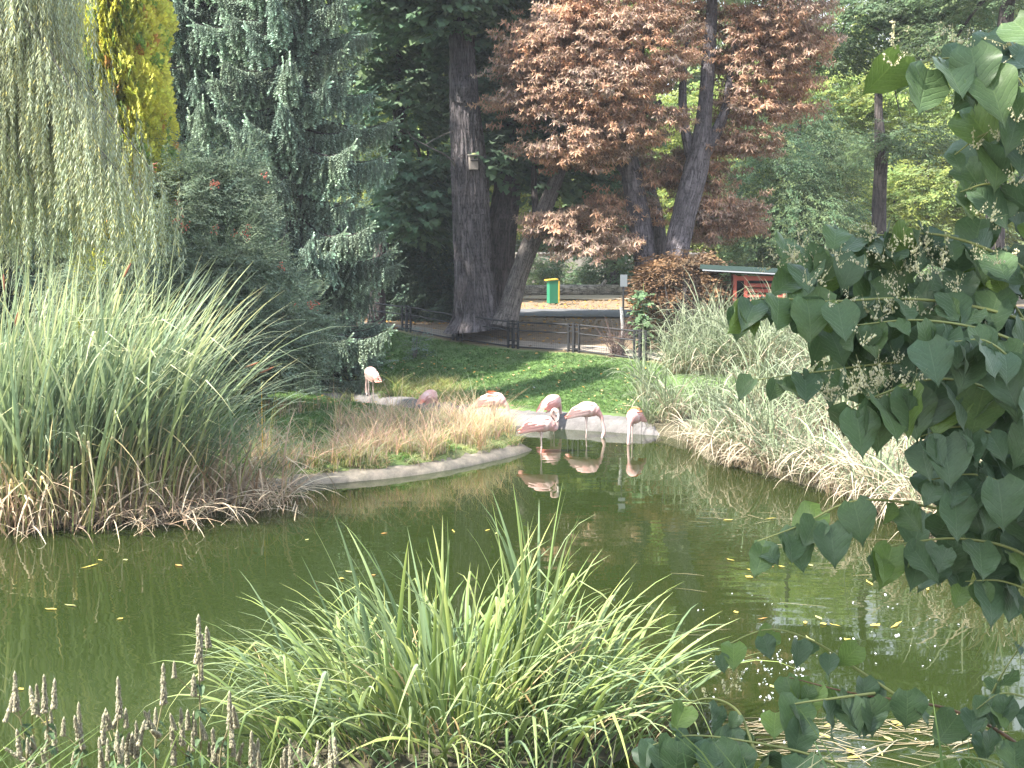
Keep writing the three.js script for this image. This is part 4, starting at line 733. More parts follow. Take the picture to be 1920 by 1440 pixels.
// floating leaves, petals and straw on the water
{
  const r = rng(77), m = new MB(); m.ribbon([V(-0.045, 0, 0), V(-0.01, 0.004, 0), V(0.025, 0.003, 0), V(0.05, 0.006, 0)], [0.004, 0.018, 0.014, 0.001], V(0, 0, 1), 0.15); const g = m.geo(), m2 = new MB(), m3 = new MB(); m2.ribbon([V(-0.03, 0, 0), V(-0.005, 0.005, 0.004), V(0.02, 0.002, 0.002), V(0.034, 0.01, 0)], [0.003, 0.026, 0.022, 0.002], V(0, 0, 1), 0.2); m3.ribbon([V(-0.07, 0, 0), V(-0.02, 0.003, 0.006), V(0.03, 0.006, -0.004), V(0.07, 0.012, 0.004)], [0.002, 0.011, 0.01, 0.001], V(0, 0, 1), 0.3); const fg = [g, m2.geo(), m3.geo()];
  const cols = [leafMat(0.46, 0.36, 0.08, 0.2), leafMat(0.42, 0.22, 0.06, 0.2), leafMat(0.36, 0.36, 0.13, 0.2)];
  const L = [[188, 1050], [236, 1050], [168, 1062], [335, 1060], [225, 1160], [132, 1135], [96, 1142], [40, 1292], [90, 1352], [655, 1072], [700, 1078], [850, 996], [914, 994], [930, 1000], [1370, 1050], [1410, 1068], [1380, 1148], [1430, 1160], [1510, 1167], [1545, 1170], [1565, 1172], [1535, 1158], [1640, 1172], [1680, 1172], [1440, 1062], [1520, 1060], [1630, 1093], [1465, 1062], [1590, 1200], [1520, 1200], [1610, 1340], [1600, 1338], [1690, 1358], [1665, 1385], [1680, 1355], [1540, 1378], [1555, 1360], [1450, 1288], [1470, 1290], [1600, 1420], [1595, 1410], [1650, 1410], [1720, 1370], [1405, 1082], [1740, 1105], [720, 1000], [640, 1085], [1445, 972], [1365, 975], [575, 1012]];
  L.forEach(([x, y], k) => { const o = part('floating_leaf', fg[k * 7 % 3], cols[k % 7 === 3 ? 1 : k % 4 === 1 ? 2 : 0]); o.position.copy(onPlane(x, y, 0.008)); o.rotation.y = r() * 6.3; o.scale.setScalar(0.7 + r() * 0.8); tag(o, x < 700 ? 'small fallen leaf floating on the water left of the sedge' : x < 1000 ? 'small fallen leaf floating on the water behind the sedge' : 'small yellow fallen leaf floating on the water right of the sedge', 'leaf', x < 700 ? 'leaves afloat left of the sedge' : x < 1000 ? 'leaves afloat behind the sedge' : 'leaves afloat right of the sedge'); });
  const fl = new THREE.IcosahedronGeometry(0.007, 0); fl.scale(1, 0.4, 1.3); const P = [];
  for (let k = 0; k < 190; k++) { const a = r(); const px = a < 0.35 ? 1440 + gauss(r) * 60 : a < 0.55 ? 1495 + gauss(r) * 14 : 1300 + r() * 500, py = a < 0.35 ? 1265 + gauss(r) * 60 : a < 0.55 ? 1260 + gauss(r) * 60 : 1110 + r() * 300; P.push([mat4(onPlane(px, py, 0.006), r(), r() * 6, r(), 0.5 + r() * 1.1), null]); }
  tag(inst('floating_petals', fl, plain(0.75, 0.76, 0.78, 0.8), P), 'white petals scattered on the water right of the sedge', 'petals');
  const sg = (() => { const m = new MB(); m.col = [0.33, 0.27, 0.17]; m.ribbon([V(-0.25, 0, 0), V(0, 0.004, 0.02), V(0.25, 0.002, 0)], [0.003, 0.0045, 0.002], V(0, 0, 1)); return m.geo(); })(), Q = [];
  for (let k = 0; k < 170; k++) { const right = r() < 0.88, px = right ? 1380 + r() * 460 : 1250 + r() * 500, py = right ? 1345 + Math.abs(gauss(r)) * 70 : 960 + Math.pow(r(), 2) * 260; Q.push([mat4(onPlane(px, py, 0.012), gauss(r) * 0.05, gauss(r) * 0.8 + (r() < 0.5 ? 3.1 : 0), gauss(r) * 0.04, 0.3 + r() * 0.8), tint(r, 0.3, 0.1)]); }
  tag(inst('floating_straw', sg, strawMat[0], Q), 'broken straw floating on the water at the right', 'straw');
}
// ---------- knotweed on the right, close to the camera ----------
const knotTex = tex(256, 256, (u, v) => {
  const x = Math.abs(u - 0.5) * 2 , mid = Math.exp(-Math.pow(x / 0.03, 2)), ph = (v - x * 0.3 + n8(u, v) * 0.05) * 7, d = Math.abs(ph - Math.round(ph)), vein = Math.exp(-Math.pow(d / 0.05, 2)) * (x < 0.9 ? 1 : 0) * 0.65, k = 0.72 + 0.16 * n32(u, v) + 0.1 * n128(u, v);
  const e = Math.max(mid, vein); return [k * 0.82 + e * 0.3, k * 0.92 + e * 0.26, k * 0.8 + e * 0.26];
}, false);
const knotBump = tex(256, 256, (u, v) => { const x = Math.abs(u - 0.5) * 2, ph = (v - x * 0.3 + n8(u, v) * 0.05) * 7, d = Math.abs(ph - Math.round(ph)); return 0.85 - 0.3 * Math.exp(-Math.pow(d / 0.1, 2)) - 0.35 * Math.exp(-Math.pow(x / 0.05, 2)) + 0.15 * n64(u, v); });
function knotLeaf(seed) {                                   // hangs from the origin along -y, face to +z, 1 long
  const r = rng(seed), m = new MB(), N = 12, fold = 0.04 + r() * 0.36, bend = r() * 0.8 - 0.1, tw = gauss(r) * 0.5, wav = 0.02 + r() * 0.035; let prev;
  const prof = [0.36, 0.7, 0.84, 0.88, 0.87, 0.83, 0.77, 0.69, 0.58, 0.43, 0.24, 0.09, 0.005];
  for (let k = 0; k <= N; k++) {
    const t = k / N, w = prof[k] * 0.5, row = [], y = -t, z = -bend * t * t * 0.6 + 0.04 * t;
    for (let j = -2; j <= 2; j++) { const s = j / 2, x = s * w, sw = s * s; const back = k === 0 ? 0.06 * sw : 0; row.push(m.v(x * Math.cos(tw * t) , y + back + sw * 0.03, z + Math.abs(s) * w * fold * 2 * (1 - t * 0.4) + x * Math.sin(tw * t) + wav * Math.sin(t * 17 + j) * sw, 0.5 + s * 0.5, 1 - t)); }
    if (prev) for (let j = 0; j < 4; j++) m.q(prev[j], row[j], row[j + 1], prev[j + 1]);
    prev = row;
  }
  return m.geo();
}
const knotGeos = Array.from({ length: 16 }, (_, k) => k).map((k) => knotLeaf(800 + k));
const knotMats = [[0.12, 0.18, 0.085], [0.135, 0.2, 0.08], [0.105, 0.16, 0.085], [0.18, 0.255, 0.065]].map((c) => leafMat(...c, 0.3, 0.35, { map: knotTex, bumpMap: knotBump, bumpScale: 0.004, clearcoat: 0.6, clearcoatRoughness: 0.4 }));
const flowerMat = leafMat(0.72, 0.68, 0.5, 0.45);
// sprays of small creamy flowers on thin stalks
function flowerSpray(seed) {
  const r = rng(seed), m = new MB();
  for (let b = 0; b < 4; b++) {
    const a = r() * 6.3, L = 0.05 + r() * 0.05, d = V(Math.cos(a) * 0.6, 0.8, Math.sin(a) * 0.6).normalize(); m.col = [0.75, 0.75, 0.5]; const e = d.clone().multiplyScalar(L);
    m.ribbon([V(0, 0, 0), e.clone().multiplyScalar(0.5).add(V(0, 0.004, 0)), e], [0.0008, 0.0007, 0.0004], V(-d.z, 0, d.x));
    for (let k = 0; k < 6; k++) { const o = e.clone().multiplyScalar(0.2 + 0.8 * r()).add(V(gauss(r) * 0.008, -0.004 - r() * 0.008, gauss(r) * 0.008)), s = 0.0026 + r() * 0.0024; const v = 0.8 + r() * 0.35; m.col = [v, v, v * 0.92]; const T = m.v(o.x, o.y + s, o.z), B = m.v(o.x, o.y - s * 1.6, o.z), q = [0, 1, 2].map((j) => m.v(o.x + Math.cos(j * 2.1 + a) * s, o.y - s * 0.5, o.z + Math.sin(j * 2.1 + a) * s)); for (let j = 0; j < 3; j++) { m.t(T, q[j], q[(j + 1) % 3]); m.t(B, q[(j + 1) % 3], q[j]); } }
  }
  return m.geo();
}
const flowerGeos = [1, 2, 3].map(flowerSpray);
function knotweed(label, root, stems, leaves, flowers, seed) {
  const t = thing('knotweed', label, 'shrub', root), r = rng(seed), o = t.position;
  let count = 0;
  const put = (p, size, tilt, roll, yaw, m) => { if (count > 295) return; count++; const l = part('leaf', knotGeos[r() * 16 | 0], knotMats[m ?? (r() < 0.1 ? 3 : r() * 3 | 0)], t); l.position.copy(p); l.rotation.set(tilt, yaw, roll, 'YZX'); l.scale.setScalar(size); };
  for (const s of stems) {
    const [P0] = limbPts(s.path.map((q) => [...q, 0]), 30), P = P0.map((p) => p.sub(o)); const R = P.map((_, k) => lerp(s.r ?? 0.006, 0.0018, k / 30));
    if (!s.bare) part('stem', tubeGeo(P, R, 6), s.red ? stemRed : stemMat, t);
    let len = 0; for (let k = 1; k < P.length; k++) len += P[k].distanceTo(P[k - 1]);
    const n = Math.round(len / (s.gap ?? 0.055));
    for (let k = 0; k < n; k++) {
      const f = (s.from ?? 0.05) + (1 - (s.from ?? 0.05)) * (k + 0.7) / n, i = Math.min(29, Math.floor(f * 30)), p = P[i].clone().lerp(P[i + 1], f * 30 - i), side = k % 2 ? 1 : -1;
      const pet = V(side * 0.01 - 0.008, -0.012 + gauss(r) * 0.01, 0.02 * side + gauss(r) * 0.02); p.add(pet);
      put(p, (s.size ?? 0.14) * 1.05 * (0.6 + r() * 0.65) * (f > 0.9 ? 0.72 : 1), -0.35 - r() * 0.75 + (r() < 0.2 ? 0.9 : 0), gauss(r) * 0.6 - 0.1, gauss(r) * 0.9 + side * 0.35, s.m);
    }
  }
  for (const [px, py, d, size, tilt, roll, yaw, m] of leaves) put(at(px, py, d).sub(o), size, tilt, roll, yaw, m);
  const L = [[], [], []];
  for (const [px, py, sx, sy, d, n] of flowers) for (let k = 0; k < n; k++) L[r() * 3 | 0].push([mat4(at(px + gauss(r) * sx, py + gauss(r) * sy, d + gauss(r) * 0.18).sub(o), gauss(r) * 0.5, r() * 6.3, gauss(r) * 0.5 - 0.2, 0.5 + r() * 0.5), tint(r, 0.1)]);
  if (flowers.length) L.forEach((l, k) => inst('flowers', flowerGeos[k], flowerMat, l, t));
  return t;
}
{
  const root = onGround(2.2, -3.9);
  // main canes out of the picture on the right carry the side shoots
  knotweed('large knotweed with heart-shaped leaves and creamy flowers along the right edge', root, [
    { path: [[2260, 1500, 3.9], [2180, 1000, 3.9], [2060, 500, 3.9], [1980, 260, 3.9], [1900, 130, 3.95]], r: 0.014, gap: 0.2 },
    { path: [[2200, 1500, 4.1], [2100, 1100, 4.1], [2000, 760, 4.1], [1920, 600, 4.1], [1850, 500, 4.1]], r: 0.013, gap: 0.2 },
    { path: [[1960, 250, 3.9], [1880, 160, 3.9], [1800, 110, 3.9], [1715, 120, 3.9]], size: 0.14, gap: 0.07 },
    { path: [[1990, 300, 4], [1920, 255, 4], [1850, 250, 4], [1790, 290, 4]], size: 0.13, gap: 0.07 },
    { path: [[2010, 420, 4], [1920, 360, 4], [1850, 345, 4], [1800, 360, 4]], size: 0.14 },
    { path: [[2000, 560, 4], [1880, 480, 4.05], [1760, 440, 4.1], [1640, 440, 4.15], [1590, 430, 4.2]], size: 0.11 },
    { path: [[2030, 640, 4], [1850, 580, 4], [1700, 560, 4], [1550, 565, 4], [1430, 560, 4], [1385, 575, 4]], size: 0.12, gap: 0.055 },
    { path: [[2030, 700, 4], [1850, 620, 3.9], [1720, 600, 3.9], [1600, 610, 3.9]], size: 0.13, gap: 0.055 },
    { path: [[2030, 800, 4], [1850, 700, 4], [1700, 680, 4], [1550, 695, 4], [1420, 712, 4]], size: 0.115, gap: 0.058 },
    { path: [[2030, 860, 3.9], [1880, 740, 3.8], [1760, 710, 3.8], [1650, 740, 3.8], [1590, 770, 3.8]], size: 0.145, gap: 0.07 },
    { path: [[2030, 950, 3.9], [1900, 830, 3.8], [1800, 800, 3.8], [1720, 820, 3.8]], size: 0.14, gap: 0.055, m: 2 },
    { path: [[2030, 1050, 3.9], [1920, 930, 3.8], [1830, 890, 3.8], [1740, 900, 3.8]], size: 0.13, gap: 0.055, m: 2 },
    { path: [[2030, 1000, 3.7], [1930, 720, 3.7], [1850, 640, 3.7], [1790, 640, 3.7]], size: 0.14, gap: 0.055, m: 2 },
    { path: [[2060, 1120, 4], [1900, 1000, 4], [1740, 950, 4], [1600, 940, 4], [1500, 985, 4], [1420, 1015, 4]], size: 0.115, gap: 0.075 },
    { path: [[2060, 1180, 3.9], [1920, 1040, 3.9], [1800, 1010, 3.9], [1690, 1020, 3.9], [1640, 1030, 3.9]], size: 0.12, gap: 0.06 },
    { path: [[2060, 1280, 3.9], [1960, 1130, 3.9], [1880, 1090, 3.9], [1810, 1090, 3.9]], size: 0.12, gap: 0.065 },
  ], [
    [1605, 770, 3.75, 0.155, -0.3, 0.05, 0.1, 0], [1640, 752, 3.78, 0.165, -0.3, 0.1, 0.2, 0], [1700, 730, 3.8, 0.17, -0.35, 0.15, 0.1, 0], [1760, 710, 3.82, 0.18, -0.4, -0.3, -0.2, 2], [1512, 562, 3.95, 0.15, -0.6, -0.1, 0.3, 1], [1460, 560, 3.96, 0.14, -0.7, -0.4, 0.2, 1], [1570, 570, 3.9, 0.14, -0.5, 0.1, 0, 0],
    [1395, 578, 3.98, 0.13, -0.3, -0.9, 0.5, 3], [1740, 640, 3.7, 0.15, -0.5, 0.2, -0.2, 2], [1490, 1005, 3.96, 0.13, -0.45, 0.1, 0.2, 0], [1555, 985, 3.95, 0.14, -0.4, 0.1, 0, 2], [1600, 942, 3.95, 0.14, -0.5, 0.2, 0, 0], [1430, 1025, 3.97, 0.11, -0.6, -0.5, 0.3, 1], [1870, 900, 3.72, 0.16, -0.3, 0.1, 0, 2], [1790, 930, 3.75, 0.15, -0.2, 0, 0.1, 2], [1690, 100, 3.86, 0.17, 0.5, -0.5, 0.4, 3], [1740, 130, 3.86, 0.17, -0.3, -0.4, 0.2, 0], [1820, 90, 3.86, 0.17, -0.4, 0.1, 0, 0], [1850, 140, 3.85, 0.17, -0.6, 0.3, -0.2, 1], [1900, 40, 3.85, 0.17, -0.8, 0.5, 0, 1],
  ], [[1640, 475, 130, 40, 4.1, 34], [1800, 480, 90, 50, 4, 14], [1700, 560, 130, 50, 3.95, 16], [1500, 500, 80, 26, 4.15, 14], [1760, 100, 110, 40, 3.95, 12], [1880, 240, 60, 80, 3.9, 9], [1640, 720, 90, 26, 3.78, 16], [1560, 740, 60, 16, 3.8, 7], [1870, 400, 60, 60, 4, 12], [1700, 700, 90, 40, 3.85, 10]], 901);
  const rf = rng(903), fill = [];
  for (let k = 0; k < 60; k++) fill.push([1470 + rf() * 420, 425 + rf() * 130, 4.2 + gauss(rf) * 0.15, 0.1 + rf() * 0.05, -0.3 - rf() * 0.9, gauss(rf) * 0.7, gauss(rf) * 0.9, undefined]);
  for (let k = 0; k < 225; k++) { const a = rf(), px = a < 0.6 ? 1730 + rf() * 260 : a < 0.85 ? 1520 + rf() * 300 : 1800 + rf() * 160, py = a < 0.6 ? 540 + rf() * 520 : a < 0.85 ? 470 + rf() * 240 + (px - 1520) * 0.25 : 60 + rf() * 420; fill.push([px, py, 4.25 + gauss(rf) * 0.2, 0.13 + rf() * 0.05, -0.3 - rf() * 0.7, gauss(rf) * 0.5, gauss(rf) * 0.8, a < 0.6 ? 2 : undefined]); }
  knotweed('second knotweed filling in behind the first with darker leaves', onGround(2.6, -4.3), [[2300, 2160, 2020], [2200, 2080, 1940], [2380, 2200, 2060]].map(([a, b, c], k) => ({ path: [[a, 1500, 4.3], [b, 900, 4.3], [c, 420 - k * 120, 4.3], [c - 90, 330 - k * 120, 4.3]], r: 0.013, gap: 0.3 })), fill, [], 905);
  knotweed('low knotweed shoots leaning over the water at the lower right corner', onGround(1.9, -4.6), [
    { path: [[2050, 1560, 4.4], [1900, 1390, 4.4], [1780, 1330, 4.4], [1600, 1300, 4.4], [1480, 1270, 4.4]], r: 0.009, size: 0.12, gap: 0.075, red: true },
    { path: [[1690, 1310, 4.4], [1600, 1250, 4.45], [1520, 1200, 4.45], [1440, 1180, 4.45], [1330, 1225, 4.45]], size: 0.095, gap: 0.075 },
    { path: [[1840, 1360, 4.4], [1870, 1280, 4.3], [1920, 1200, 4.3]], size: 0.11, gap: 0.08 },
    { path: [[1640, 1300, 4.4], [1560, 1310, 4.3], [1490, 1320, 4.3], [1460, 1330, 4.3]], size: 0.14, gap: 0.08 },
    { path: [[1760, 1560, 4.3], [1560, 1430, 4.2], [1400, 1390, 4.2], [1280, 1380, 4.2], [1215, 1400, 4.2]], size: 0.12, gap: 0.06 },
    { path: [[1420, 1420, 4.2], [1380, 1330, 4.3], [1320, 1310, 4.3], [1250, 1350, 4.3]], size: 0.095, gap: 0.07 },
    { path: [[2050, 1480, 4.2], [1960, 1330, 4.2], [1880, 1300, 4.2], [1830, 1330, 4.2]], size: 0.11, gap: 0.065 },
    { path: [[2000, 1600, 4.1], [1880, 1440, 4.1], [1800, 1420, 4.1], [1720, 1440, 4.1]], size: 0.11, gap: 0.07, m: 3 },
  ], [[1700, 1295, 4.35, 0.15, -0.15, 0.05, 0.05, 0], [1630, 1310, 4.36, 0.15, -0.3, 0.1, 0.3, 0], [1500, 1350, 4.25, 0.14, -0.3, -0.2, 0.2, 2], [1340, 1395, 4.15, 0.17, -0.6, 0.3, 0, 0], [1270, 1390, 4.15, 0.16, -0.5, -0.2, 0.3, 1], [1610, 1210, 4.42, 0.11, -0.3, -0.7, -0.3, 3]], [[1360, 1290, 60, 30, 4.4, 5]], 902);
}
// ---------- seed spikes of the dry docks at the lower left ----------
{
  const r = rng(91);
  const spike = (seed, L, W) => { const q = rng(seed), m = new MB(); for (let k = 0; k < 330; k++) { const t = Math.pow(q(), 1.2), a = q() * 6.3, rr = W * Math.pow(1 - t, 0.6) * (0.25 + 0.75 * Math.sqrt(q())) * (0.55 + 0.6 * q()), o = V(Math.cos(a) * rr, t * L, Math.sin(a) * rr), s = 0.0045 + q() * 0.004, v = 0.6 + q() * 0.8; m.col = [v, v * (0.95 + q() * 0.12), v]; const A = m.v(o.x, o.y + s * 1.3, o.z), P = [0, 1, 2].map((j) => m.v(o.x + Math.cos(j * 2.1 + a) * s, o.y - s, o.z + Math.sin(j * 2.1 + a) * s)); m.t(A, P[0], P[1]); m.t(A, P[1], P[2]); m.t(A, P[2], P[0]); m.t(P[0], P[2], P[1]); } return m.geo(); };
  const sp = [spike(1, 0.17, 0.013), spike(2, 0.11, 0.0105), spike(3, 0.08, 0.009)], sm = leafMat(0.3, 0.275, 0.19, 0.16), st = plain(0.2, 0.18, 0.09, 0.9), lf = leafMat(0.13, 0.19, 0.1, 0.3, 0.2, { map: knotTex });
  const list = [[372, 1175, 1, 'tallest dry seed spike, in front of the sedge at lower left'], [305, 1262, 0.8, 'dry seed plant left of the tallest spike'], [222, 1288, 0.8, 'dark dry seed plant rising alone over the water at lower left'], [148, 1330, 0.6, 'short reddish seed plant near the lower left corner'], [82, 1280, 0.7, 'dry seed plant with dark spike, second from the left edge'], [28, 1275, 0.7, 'dry seed plant nearest the left edge'], [430, 1310, 0.6, 'dry seed plant at the left rim of the sedge'], [255, 1365, 0.6, 'low seed plant below the dark spike'], [470, 1380, 0.45, 'small seed plant at the bottom before the sedge'], [340, 1340, 0.6, 'leafy seed plant below the tallest spike'], [545, 1395, 0.45, 'small seed plant with brown tops below the sedge middle'], [620, 1392, 0.45, 'rightmost small seed plant at the bottom edge'], [60, 1385, 0.5, 'drooping grey seed plant in the lower left corner'], [400, 1375, 0.55, 'leafy seed plant between the tallest spike and the sedge'], [190, 1395, 0.5, 'low seed plant at the bottom edge under the reddish one']];
  list.forEach(([px, py, s, lab], k) => {
    const d = 6 + gauss(r) * 0.25, top = at(px, py, d), p = onGround(top.x + gauss(r) * 0.05, -d - 0.05), H = top.y - p.y, t = thing('dry_dock', lab, 'plant', p), tp = top.clone().sub(p), bend = k === 12 ? 0.15 : 0;
    const P = smooth([V(0, -0.03, 0), V(gauss(r) * 0.03, H * 0.5, gauss(r) * 0.03), tp.clone().add(V(0, -0.12, 0))], 12);
    part('stem', tubeGeo(P, P.map((_, i) => lerp(0.006, 0.003, i / 12)), 6), st, t);
    const add = (pos, g, sc, rx, rz) => { const q = part('seed_spike', sp[g], sm, t); q.position.copy(pos); q.rotation.set(rx, r() * 6, rz); q.scale.setScalar(sc); };
    add(tp.clone().add(V(0, -0.15, 0)), 0, 1.1 * (0.8 + s * 0.3), 0, gauss(r) * 0.1 - bend * 6);
    const nb = Math.round(3 + s * 4);
    for (let j = 0; j < nb; j++) { const f = 0.45 + 0.5 * r(), i = Math.floor(f * 11), pos = P[i].clone(), a = r() * 6.3, L = 0.03 + r() * 0.06 * s * 1.6, e = pos.clone().add(V(Math.cos(a) * L, L * 1.1, Math.sin(a) * L)); part('side_stem', tubeGeo([pos, e], [0.003, 0.002], 4), st, t); add(e.add(V(0, -0.01, 0)), 1 + (r() * 2 | 0), 0.75 + r() * 0.5, gauss(r) * 0.35, gauss(r) * 0.35); }
    for (let j = 0; j < 14; j++) { const f = 0.3 + 0.6 * r(), i = Math.floor(f * 11), l = part('leaf', knotGeos[r() * 16 | 0], lf, t); l.position.copy(P[i]); l.rotation.set(-0.7 - r() * 0.5, r() * 6.3, gauss(r) * 0.4, 'YZX'); l.scale.set(0.035, 0.06, 0.05).multiplyScalar(0.7 + r() * 0.6); }
  });
}
// rough growth on the near bank
{
  const r = rng(95), L = [[], []], g = [tuft(91, 12, 0.22, 0.006, 1.2, [[0.12, 0.17, 0.05], [0.3, 0.25, 0.12], [0.09, 0.13, 0.04]], 0.06, 3), tuft(92, 8, 0.14, 0.012, 1.5, [[0.1, 0.16, 0.06], [0.14, 0.19, 0.07]], 0.07, 3)];
  for (let k = 0; k < 1200; k++) { const x = -5 + r() * 10, z = -2 - r() * 3; if (pondDist(x, z) < 0.02) continue; L[k % 2].push([mat4(onGround(x, z), 0, r() * 6.3, 0, 0.7 + r() * 0.7), tint(r, 0.2, 0.1)]); }
  const o = tag(new THREE.Group(), 'rough grass and weeds on the near bank below the camera', 'grass', null, 'stuff'); o.name = 'bank_grass'; scene.add(o);
  g.forEach((q, k) => inst('grass', q, grassMat, L[k], o));
}

// the tree over the path behind the camera that keeps the knotweed in shade
{
  const p = onGround(-2.6, 0.6), t = thing('overhanging_tree', 'tree beside the path behind the camera, its crown shading the knotweed', 'tree', p);
  part('trunk', tubeGeo(smooth([V(0, -0.1, 0), V(0.1, 2.6, -0.2), V(0.7, 5.2, -1.6)], 20), smooth([V(0.24, 0, 0), V(0.19, 0, 0), V(0.1, 0, 0)], 20).map((v) => v.x), 14), barkDark, t);
  const bl = [[-1.6, 7.4, -2.4, 1.9, 1.0, 1.7, 620], [-0.6, 6.9, -2.9, 1.4, 0.8, 1.2, 420], [-2.4, 8.3, -1.8, 1.3, 0.7, 1.2, 160]];
  branchesTo('limb', V(p.x + 0.7, p.y + 5.2, p.z - 1.6), bl.map((b) => V(b[0], b[1], b[2])), 0.06, barkDark, t, 8);
  addCrown(t, sprMaple, M.maple, crown(58, bl, { dens: 0.5 }));
}
// ---------- flamingos ----------
// one skin swept from tail to bill: [x, y, z, half width, half height, colour]
const PINK = [0.6, 0.33, 0.29], PALE = [0.64, 0.44, 0.39], DEEP = [0.72, 0.34, 0.28], RED = [0.68, 0.2, 0.13], BLACK = [0.03, 0.03, 0.03], BILL = [0.78, 0.66, 0.6], LEG = [0.55, 0.42, 0.38], KNEE = [0.6, 0.2, 0.16];
const flamMat = new THREE.MeshPhysicalMaterial({ vertexColors: true, roughness: 0.9, sheen: 0.4, sheenRoughness: 0.7, sheenColor: RGB(1, 0.9, 0.88), bumpMap: fineTex, bumpScale: 0.006 });
function sweepSkin(S, seg = 18, n = 90) {
  const c = new THREE.CatmullRomCurve3(S.map((s) => V(s[0], s[1], s[2])), false, 'centripetal'), m = new MB(); let prev, up = V(0, 1, 0);
  for (let k = 0; k <= n; k++) {
    const t = k / n, f = t * (S.length - 1), i = Math.min(S.length - 2, Math.floor(f)), e = f - i, a = S[i], b = S[i + 1], p = c.getPoint(t), T = c.getTangent(t);
    const u = up.clone().addScaledVector(T, -up.dot(T)).normalize(), s = T.clone().cross(u); up = u;
    const ee = e * e * (3 - 2 * e), w = lerp(a[3], b[3], ee), h = lerp(a[4], b[4], ee), row = [];
    m.col = a[5].map((v, q) => lerp(v, b[5][q], ee));
    const base = m.col;
    for (let j = 0; j <= seg; j++) { const th = j / seg * 6.2832, x = Math.cos(th) * w, y = Math.sin(th) * h, g = 1 + 0.1 * nz(p.x * 30 + x * 30, p.y * 30 + y * 30, 3); m.col = base.map((v) => v * g); row.push(m.v(p.x + s.x * x + u.x * y, p.y + s.y * x + u.y * y, p.z + s.z * x + u.z * y, t * 6, j / seg)); }
    if (prev) for (let j = 0; j < seg; j++) m.q(prev[j], prev[j + 1], row[j + 1], row[j]);
    prev = row;
  }
  return m;
}
const NB = 0.026;  // neck half width
const heads = {
  // neck laid back over the breast, bill down
  folded: [[0.24, 0.62, 0, 0.05, 0.055, PINK], [0.285, 0.67, 0, NB, NB + 0.004, PALE], [0.275, 0.76, 0, NB, NB, PALE], [0.225, 0.83, 0.01, NB, NB, PALE], [0.2, 0.89, 0.03, NB, NB, PALE], [0.235, 0.935, 0.045, 0.028, 0.03, PALE], [0.275, 0.91, 0.055, 0.034, 0.038, PALE], [0.3, 0.86, 0.06, 0.022, 0.026, BILL], [0.3, 0.79, 0.062, 0.016, 0.02, BILL], [0.285, 0.735, 0.062, 0.011, 0.014, BLACK], [0.272, 0.715, 0.062, 0.003, 0.003, BLACK]],
  // neck down, bill in the water
  feeding: [[0.24, 0.62, 0, 0.05, 0.055, PINK], [0.285, 0.56, 0, NB + 0.006, NB + 0.01, PINK], [0.305, 0.47, 0, NB, NB, PALE], [0.325, 0.4, 0, NB, NB, PALE], [0.34, 0.33, 0, NB, NB, PALE], [0.335, 0.28, 0, 0.03, 0.034, PALE], [0.325, 0.235, 0, 0.034, 0.038, PALE], [0.305, 0.185, 0, 0.02, 0.024, BILL], [0.275, 0.15, 0, 0.014, 0.018, BLACK], [0.25, 0.14, 0, 0.003, 0.003, BLACK]],
};
